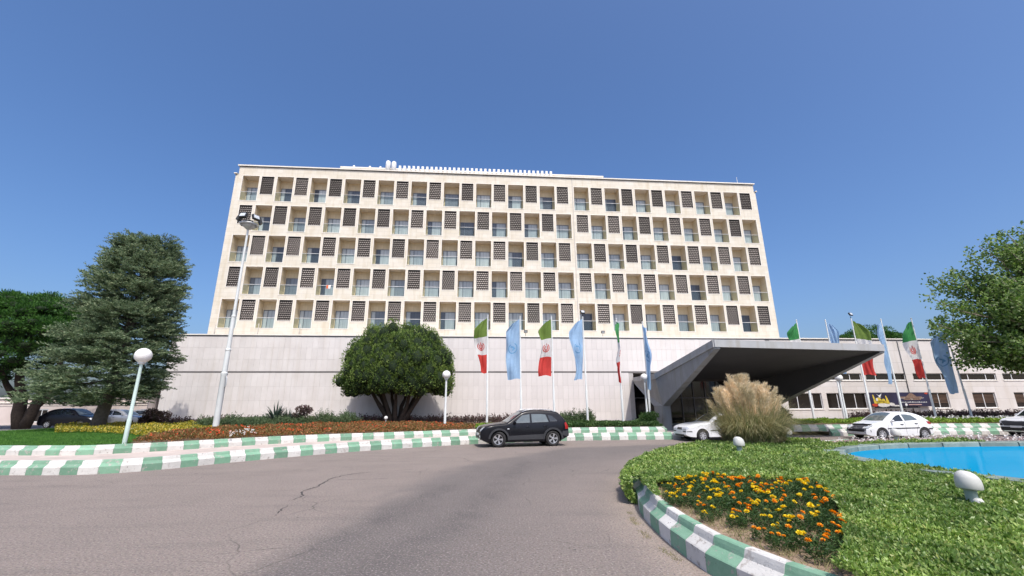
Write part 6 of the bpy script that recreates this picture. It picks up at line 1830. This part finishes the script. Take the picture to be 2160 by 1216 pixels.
# --- pampas grass --------------------------------------------------------------------
def pampas():
    b = Vector((8.75, 16.7, 0.36))
    t = thing('pampas_grass', 'big pampas grass clump with tan plumes beside the drive', 'pampas grass', b)
    # arching blades: four-step ribbons
    n = 4200; a = RNG.uniform(0, 6.28, n); r0 = 0.85 * np.sqrt(RNG.uniform(0, 1, n))
    base = np.stack([r0 * np.cos(a) * 1.15, r0 * np.sin(a), np.zeros(n)], 1)
    out = np.stack([np.cos(a), np.sin(a), np.zeros(n)], 1) + RNG.normal(0, 0.35, (n, 3)) * np.array([1, 1, 0])
    L = RNG.uniform(1.2, 2.3, n); lean = RNG.uniform(0.25, 0.98, n)
    pts = []
    for k in range(6):
        s = k / 5
        pts.append(base + out * (lean * L * s ** 1.5 * 0.85)[:, None] + np.array([0, 0, 1.0]) * (L * (s * 1.05 - lean * 0.80 * s ** 2.4))[:, None])
    side = unit(np.cross(out, np.array([0, 0, 1.0]))); V = []
    for k in range(5):
        w0, w1 = 0.022 * (1 - k / 5.5), 0.022 * (1 - (k + 1) / 5.5)
        V.append(np.stack([pts[k] - side * w0 / 2, pts[k] + side * w0 / 2, pts[k + 1] + side * w1 / 2, pts[k + 1] - side * w1 / 2], 1))
    V = np.stack(V, 1).reshape(-1, 4, 3)
    V[:, :, 2] = np.maximum(V[:, :, 2], 0.03)
    # one strip per blade: weld by keeping the five quads as neighbours
    np_mesh('blades', V, 4, 'pampas_blade', t)
    # plumes: each one a part
    nm = 52
    for i in range(nm):
        a = rnd.uniform(0, 6.28); rr = math.sqrt(rnd.random())
        px, py = 1.12 * rr * math.cos(a), 0.95 * rr * math.sin(a)
        top = 2.45 - 0.62 * rr ** 2 + rnd.uniform(-0.2, 0.12) + (0.18 if -0.5 < px < 0.1 else 0)
        ln = rnd.uniform(0.75, 1.1); bend = rnd.uniform(0.3, 1.1) if px > -0.4 else rnd.uniform(-0.3, 0.2)
        # the wind lays them over to the right, as in the photograph
        p0 = Vector((px * 0.45, py * 0.5, 0.3)); p1 = Vector((px * 0.85, py * 0.9, top - ln)); p2 = Vector((px * 1.12 - 0.12, py, top))
        m = 560; s = RNG.uniform(0, 1, m)
        axis = np.array(p2 - p1); c = np.array(p1) + axis[None, :] * s[:, None]
        c[:, 0] += bend * (s ** 2) * 0.30 - 0.02; c[:, 2] -= abs(bend) * 0.20 * s ** 3
        rad = 0.13 * np.sin(np.clip(s * 0.93 + 0.07, 0, 1) * math.pi) ** 0.7
        d = rand_dirs(m); d[:, 2] = d[:, 2] * 0.5
        P = c + d * (rad * RNG.uniform(0.0, 0.7, m))[:, None]
        D = unit(d * 0.55 + np.array([0.30 + 0.25 * px, -0.05, 0.62]) + RNG.normal(0, 0.12, (m, 3)))
        V = leaf_quads(P, D, RNG.uniform(0.10, 0.18, m), 0.012)
        np_mesh('plume', V, 4, 'pampas_plume', t)
        mb = MB(); mb.tube([p0, (p0 + p1) / 2 + Vector((0, 0, 0.1)), p1, (p1 + p2) / 2], [0.008, 0.007, 0.006, 0.004], 5); mb.build('stalk', 'pampas_blade', t)
pampas()

# --- trees ---------------------------------------------------------------------------
def bend_path(a, b, n, wob, sag=0.0):
    a, b = Vector(a), Vector(b); out = []
    for k in range(n + 1):
        s = k / n; p = a.lerp(b, s)
        out.append(p + Vector((rnd.gauss(0, wob), rnd.gauss(0, wob), rnd.gauss(0, wob * 0.5))) * math.sin(s * math.pi) + Vector((0, 0, sag * s * s)))
    return out
def cedar(base, H):
    t = thing('cedar_tree', 'tall blue green cedar on the lawn in front of the parked cars', 'tree', base)
    mb = MB()
    tr = [(0, 0, -0.1), (0.12, 0.05, 1.0), (0.3, 0.1, 2.2), (0.55, 0.1, 4.5), (0.85, 0, 8.0), (1.2, 0, 12.0), (1.45, 0, H - 1.0)]
    mb.tube(tr, [0.55, 0.46, 0.42, 0.36, 0.27, 0.15, 0.04], 14)
    limbs = []
    def axis(z): return 0.10 + 1.2 * min(1, z / H)
    def env(z):                       # (left, right) reach of the crown at this height
        k = [(1.6, 4.8, 2.2), (2.6, 5.4, 2.8), (4.0, 5.2, 3.4), (6.0, 4.3, 3.7), (8.0, 3.7, 3.6), (10.0, 3.3, 3.2), (12.0, 3.0, 2.9), (13.5, 2.6, 2.5), (14.8, 1.7, 1.8), (15.8, 0.5, 0.8)]
        for (a, l0, r0), (b, l1, r1) in zip(k, k[1:]):
            if z <= b:
                s = max(0, (z - a) / (b - a)); return l0 + (l1 - l0) * s, r0 + (r1 - r0) * s
        return 0.8, 0.8
    P, D, L = [], [], []
    nl = 175
    for i in range(nl):
        z = 2.6 + (H - 3.6) * ((i + rnd.random()) / nl) ** 0.92
        a = i * 2.39996 + rnd.uniform(-0.3, 0.3)
        l, r = env(z); c, s = math.cos(a), math.sin(a)
        reach = (l if c < 0 else r) * abs(c) + ((l + r) / 2 * 0.92) * (1 - abs(c)); reach *= rnd.uniform(0.78, 1.06)
        z0 = max(2.1, z - reach * rnd.uniform(0.05, 0.3))
        x0 = axis(z0)
        rise = rnd.uniform(-0.05, 0.35) * reach if z > 5 else rnd.uniform(-0.12, 0.12) * reach
        tip = Vector((x0 + reach * c, reach * s, min(H, z0 + rise)))
        pth = bend_path((x0, 0, z0), tip, 5, reach * 0.035, -0.05 * reach)
        mb.tube(pth, [0.065 * (1 - k / 6) * (0.5 + reach / 8) for k in range(6)], 6)
        nsp = int(16 + reach * 5.0)
        for k in range(nsp):
            u = 0.30 + 0.70 * rnd.random() ** 0.75
            f = u * 5; j = min(4, int(f)); p = pth[j].lerp(pth[j + 1], f - j)
            sp = reach * u * 0.20 + 0.1
            off = Vector((-s, c, 0)) * rnd.gauss(0, sp) + Vector((0, 0, rnd.gauss(0, 0.22)))
            if (p + off).z < 1.75: continue
            P.append(p + off); D.append(Vector((c, s, 0)) + Vector((-s, c, 0)) * rnd.gauss(0, 0.55) + Vector((0, 0, rnd.uniform(0.0, 0.4 if z < 7 else 1.0)))); L.append(rnd.uniform(0.6, 1.2))
    mb.build('trunk', 'bark_cedar', t, True)
    P = np.array(P); D = unit(np.array(D)); L = np.array(L); n = len(P)
    side = unit(np.cross(D, np.array([0, 0, 1.0]))); V = []
    for k in range(36):
        u = RNG.uniform(0, 1, n); sg = RNG.choice([-1, 1], n)
        q = P + D * (L * u)[:, None] + np.array([0, 0, -1]) * (0.16 * L * u * u)[:, None]
        q = q + side * (RNG.normal(0, 0.10, n) * L)[:, None] + np.array([0, 0, 1]) * RNG.normal(0, 0.035, n)[:, None]
        d = unit(D * 0.75 + side * (sg * RNG.uniform(0.2, 1.0, n))[:, None] + RNG.normal(0, 0.22, (n, 3)) + np.array([0, 0, 0.12]))
        V.append(leaf_quads(q, d, RNG.uniform(0.18, 0.33, n) * (1.15 - 0.5 * u), 0.062))
    np_mesh('crown', np.vstack(V), 4, 'leaf_cedar', t)
    t.scale = (0.765, 0.8, 0.845)
p = at_depth(203, 903, 28.6); cedar((p.x, p.y, BED), 15.8)

def puff_tree(name, label, base, trunk_paths, puffs, per, mat, bark, blade, width, core=None, up=0.35, shell=0.5, cs=0.5):
    t = thing(name, label, 'tree', base)
    mb = MB()
    for pth, r in trunk_paths: mb.tube(pth, r, 10)
    mb.build('trunk', bark, t, True)
    C = np.array([p[0] for p in puffs]); Rr = np.array([p[1] for p in puffs]); m = len(C)
    i = np.repeat(np.arange(m), per); n = len(i)
    d = rand_dirs(n); d[:, 2] = np.where(d[:, 2] < -0.7, -d[:, 2] * 0.4, d[:, 2]); d = unit(d)
    P = C[i] + d * (Rr[i] * RNG.uniform(shell, 1.0, n)[:, None])
    D = unit(d * 0.8 + RNG.normal(0, 0.35, (n, 3)) + np.array([0, 0, up]))
    np_mesh('crown', leaf_quads(P, D, blade * RNG.uniform(0.7, 1.3, n), width), 4, mat, t)
    if core:  # added dark balls that block light and paint shade inside the crown
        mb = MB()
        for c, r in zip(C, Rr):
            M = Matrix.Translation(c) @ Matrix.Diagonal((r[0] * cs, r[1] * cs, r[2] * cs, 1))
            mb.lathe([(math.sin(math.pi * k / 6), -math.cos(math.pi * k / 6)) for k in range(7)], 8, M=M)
        mb.build('dark_core', core, t, True)
    return t
# round clipped tree in front of the wall
def arborvitae():
    base = Vector((at_depth(835, 893, 35.2).x + 0.1, 35.2, BED)); puffs = []
    N = 330
    for i in range(N):
        zz = 1 - 2 * (i + 0.5) / N; a = i * 2.399963
        r = math.sqrt(1 - zz * zz); lift = zz
        if zz < -0.55: continue
        # wide dome, ragged skirt with hanging lobes
        x = 3.95 * r * math.cos(a) - 0.22; y = 2.8 * r * math.sin(a); z = 3.8 + (3.35 if lift > 0 else 2.1) * lift
        k = 1 + rnd.uniform(-0.09, 0.035) + 0.04 * math.sin(a * 5 + zz * 4)
        s = rnd.uniform(0.42, 0.68)
        puffs.append(((x * k, y * k, z * k + rnd.uniform(-0.12, 0.12)), (s, s, s * 1.35)))
    for x, z in ((-4.3, 2.7), (-3.9, 2.5), (-3.5, 2.8), (4.1, 2.5), (4.5, 2.7), (4.6, 3.0), (-4.7, 3.2), (3.4, 2.7), (2.6, 2.9), (-2.6, 3.0), (-4.1, 2.45), (4.3, 2.4)):
        puffs.append(((x * 0.9 - 0.22, rnd.uniform(-0.8, 0.4), z), (0.55, 0.55, 0.6)))
    for _ in range(110):
        a = rnd.uniform(0, 6.28); r = rnd.uniform(0, 0.8); puffs.append(((4.2 * r * math.cos(a), 2.6 * r * math.sin(a), rnd.uniform(3.0, 6.6 - 2.0 * r)), (0.7, 0.7, 0.7)))
    tp = []
    for k in range(11):
        a = k * 0.571 + 0.2; sx = math.cos(a); sy = math.sin(a)
        x0 = 0.42 * sx; tp.append((bend_path((x0 - 0.1, 0.3 * sy, -0.1), (x0 * 2.6 + 1.6 * sx - 0.1, 1.1 * sy, 3.2 + 0.4 * rnd.random()), 5, 0.06), [0.22, 0.18, 0.15, 0.12, 0.10, 0.07]))
    puff_tree('clipped_tree', 'round clipped evergreen with several stems in front of the white wall', base, tp, puffs, 330, 'leaf_arbor', 'bark_dark', 0.15, 0.06, 'core_shade', 0.5, 0.72, 0.66)
arborvitae()
# umbrella pine cut by the left edge
def left_pine():
    base = Vector((-40.3, 37.0, 0.5)); puffs = []
    for i in range(540):
        a = rnd.uniform(0, 6.28); r = math.sqrt(rnd.random())
        top = 10.9 - 3.2 * r ** 2.2; z = rnd.uniform((3.2 if math.cos(a) < 0.1 else 4.6) + 0.8 * r, top) if rnd.random() < 0.45 else top - rnd.uniform(0, 0.9)
        puffs.append(((-1.5 + 7.0 * r * math.cos(a), 5.2 * r * math.sin(a), z), (0.75, 0.75, 0.5)))
    tp = [(bend_path((0.3, 0, -0.3), (-2.0, 0.3, 6.5), 5, 0.15), [0.5, 0.44, 0.38, 0.3, 0.24, 0.15]), (bend_path((0.5, 0, -0.2), (2.8, -0.4, 6.0), 5, 0.15), [0.42, 0.36, 0.3, 0.24, 0.18, 0.1]), (bend_path((0.4, 0.1, 0.6), (0.6, 1.0, 7.0), 4, 0.2), [0.34, 0.28, 0.22, 0.16, 0.1]), (bend_path((1.2, 0, 1.6), (4.2, 0.5, 5.2), 4, 0.15), [0.22, 0.18, 0.14, 0.1, 0.06]), (bend_path((-1.0, 0, 2.4), (-5, 0.5, 6.2), 4, 0.15), [0.26, 0.2, 0.15, 0.1, 0.06])]
    puff_tree('umbrella_pine', 'dense dark green pine at the left edge', base, tp, puffs, 210, 'leaf_pine', 'bark_dark', 0.24, 0.055, 'core_shade', 0.5)
left_pine()
# distant pine over the roof of the wing
def far_pine():
    p = at_depth(1838, 722, 72.0); puffs = []
    for i in range(90):
        a = rnd.uniform(0, 6.28); r = math.sqrt(rnd.random())
        puffs.append(((4.4 * r * math.cos(a), 3 * r * math.sin(a), 12.4 + rnd.uniform(-2.2, 2.0) * (1 - r ** 2)), (0.8, 0.8, 0.55)))
    tp = [(bend_path((0, 0, 0), (0.4, 0, 11), 5, 0.2), [0.45, 0.4, 0.32, 0.26, 0.2, 0.12]), (bend_path((0.1, 0, 7), (-2.6, 0.4, 10.8), 3, 0.1), [0.18, 0.14, 0.1, 0.06]), (bend_path((0.2, 0, 7.5), (2.9, -0.4, 11.0), 3, 0.1), [0.18, 0.14, 0.1, 0.06])]
    puff_tree('far_pine', 'dark pine top showing above the wing roof', (p.x, 72.0, 0), tp, puffs, 110, 'leaf_pine', 'bark_dark', 0.34, 0.09, None, 0.5)
far_pine()
# plane tree whose boughs enter from the right
def plane_tree():
    base = Vector((40.8, 30.5, BED)); t = thing('plane_tree', 'leafy plane tree leaning in from the right edge', 'tree', base)
    mb = MB(); P = []
    mb.tube([(0, 0, -0.1), (0.1, 0, 2), (-0.1, 0.1, 4.5), (-0.2, 0, 8), (0, 0, 12)], [0.42, 0.36, 0.32, 0.22, 0.10], 12)
    tips = []
    spec = []
    for i in range(125):
        a = math.pi + rnd.gauss(0, 0.85); e = rnd.uniform(-0.30, 1.3)
        reach = 11.6 * (0.60 + 0.40 * rnd.random()) * (1 - 0.16 * max(0, e - 0.5))
        if e < 0.05: reach *= 0.84
        z0 = rnd.uniform(2.8, 5.6)
        tip = Vector((math.cos(a) * math.cos(e) * reach, math.sin(a) * math.cos(e) * reach * 0.35, z0 + math.sin(e) * reach * 0.98))
        if tip.z < 4.2: tip.z = 4.2 + rnd.random()
        if tip.z > 16.6: tip.z = 16.6 - 1.5 * rnd.random()
        pth = bend_path((0, 0, z0), tip, 6, 0.3)
        mb.tube(pth, [0.13 * (1 - k / 7.2) for k in range(7)], 6)
        for k in range(54):
            u = 0.28 + 0.74 * rnd.random() ** 0.7
            f = min(5.999, u * 6); j = int(f); p = pth[j].lerp(pth[j + 1], f - j)
            P.append((p + Vector((rnd.gauss(0, 0.34), rnd.gauss(0, 0.34), rnd.gauss(0, 0.30))), Vector((math.cos(a), math.sin(a) , 0.1))))
    mb.build('trunk', 'bark_plane', t, True)
    C = np.array([p[0] for p in P]); A = np.array([p[1] for p in P]); m = len(C); per = 11
    i = np.repeat(np.arange(m), per); n = len(i)
    Q = C[i] + RNG.normal(0, 0.17, (n, 3))
    D = unit(RNG.normal(0, 0.8, (n, 3)) + A[i] * 0.4 + np.array([0, 0, -0.25]))
    np_mesh('crown', leaf_quads(Q, D, RNG.uniform(0.14, 0.25, n), RNG.uniform(0.12, 0.20, n)), 4, 'leaf_plane', t)
plane_tree()
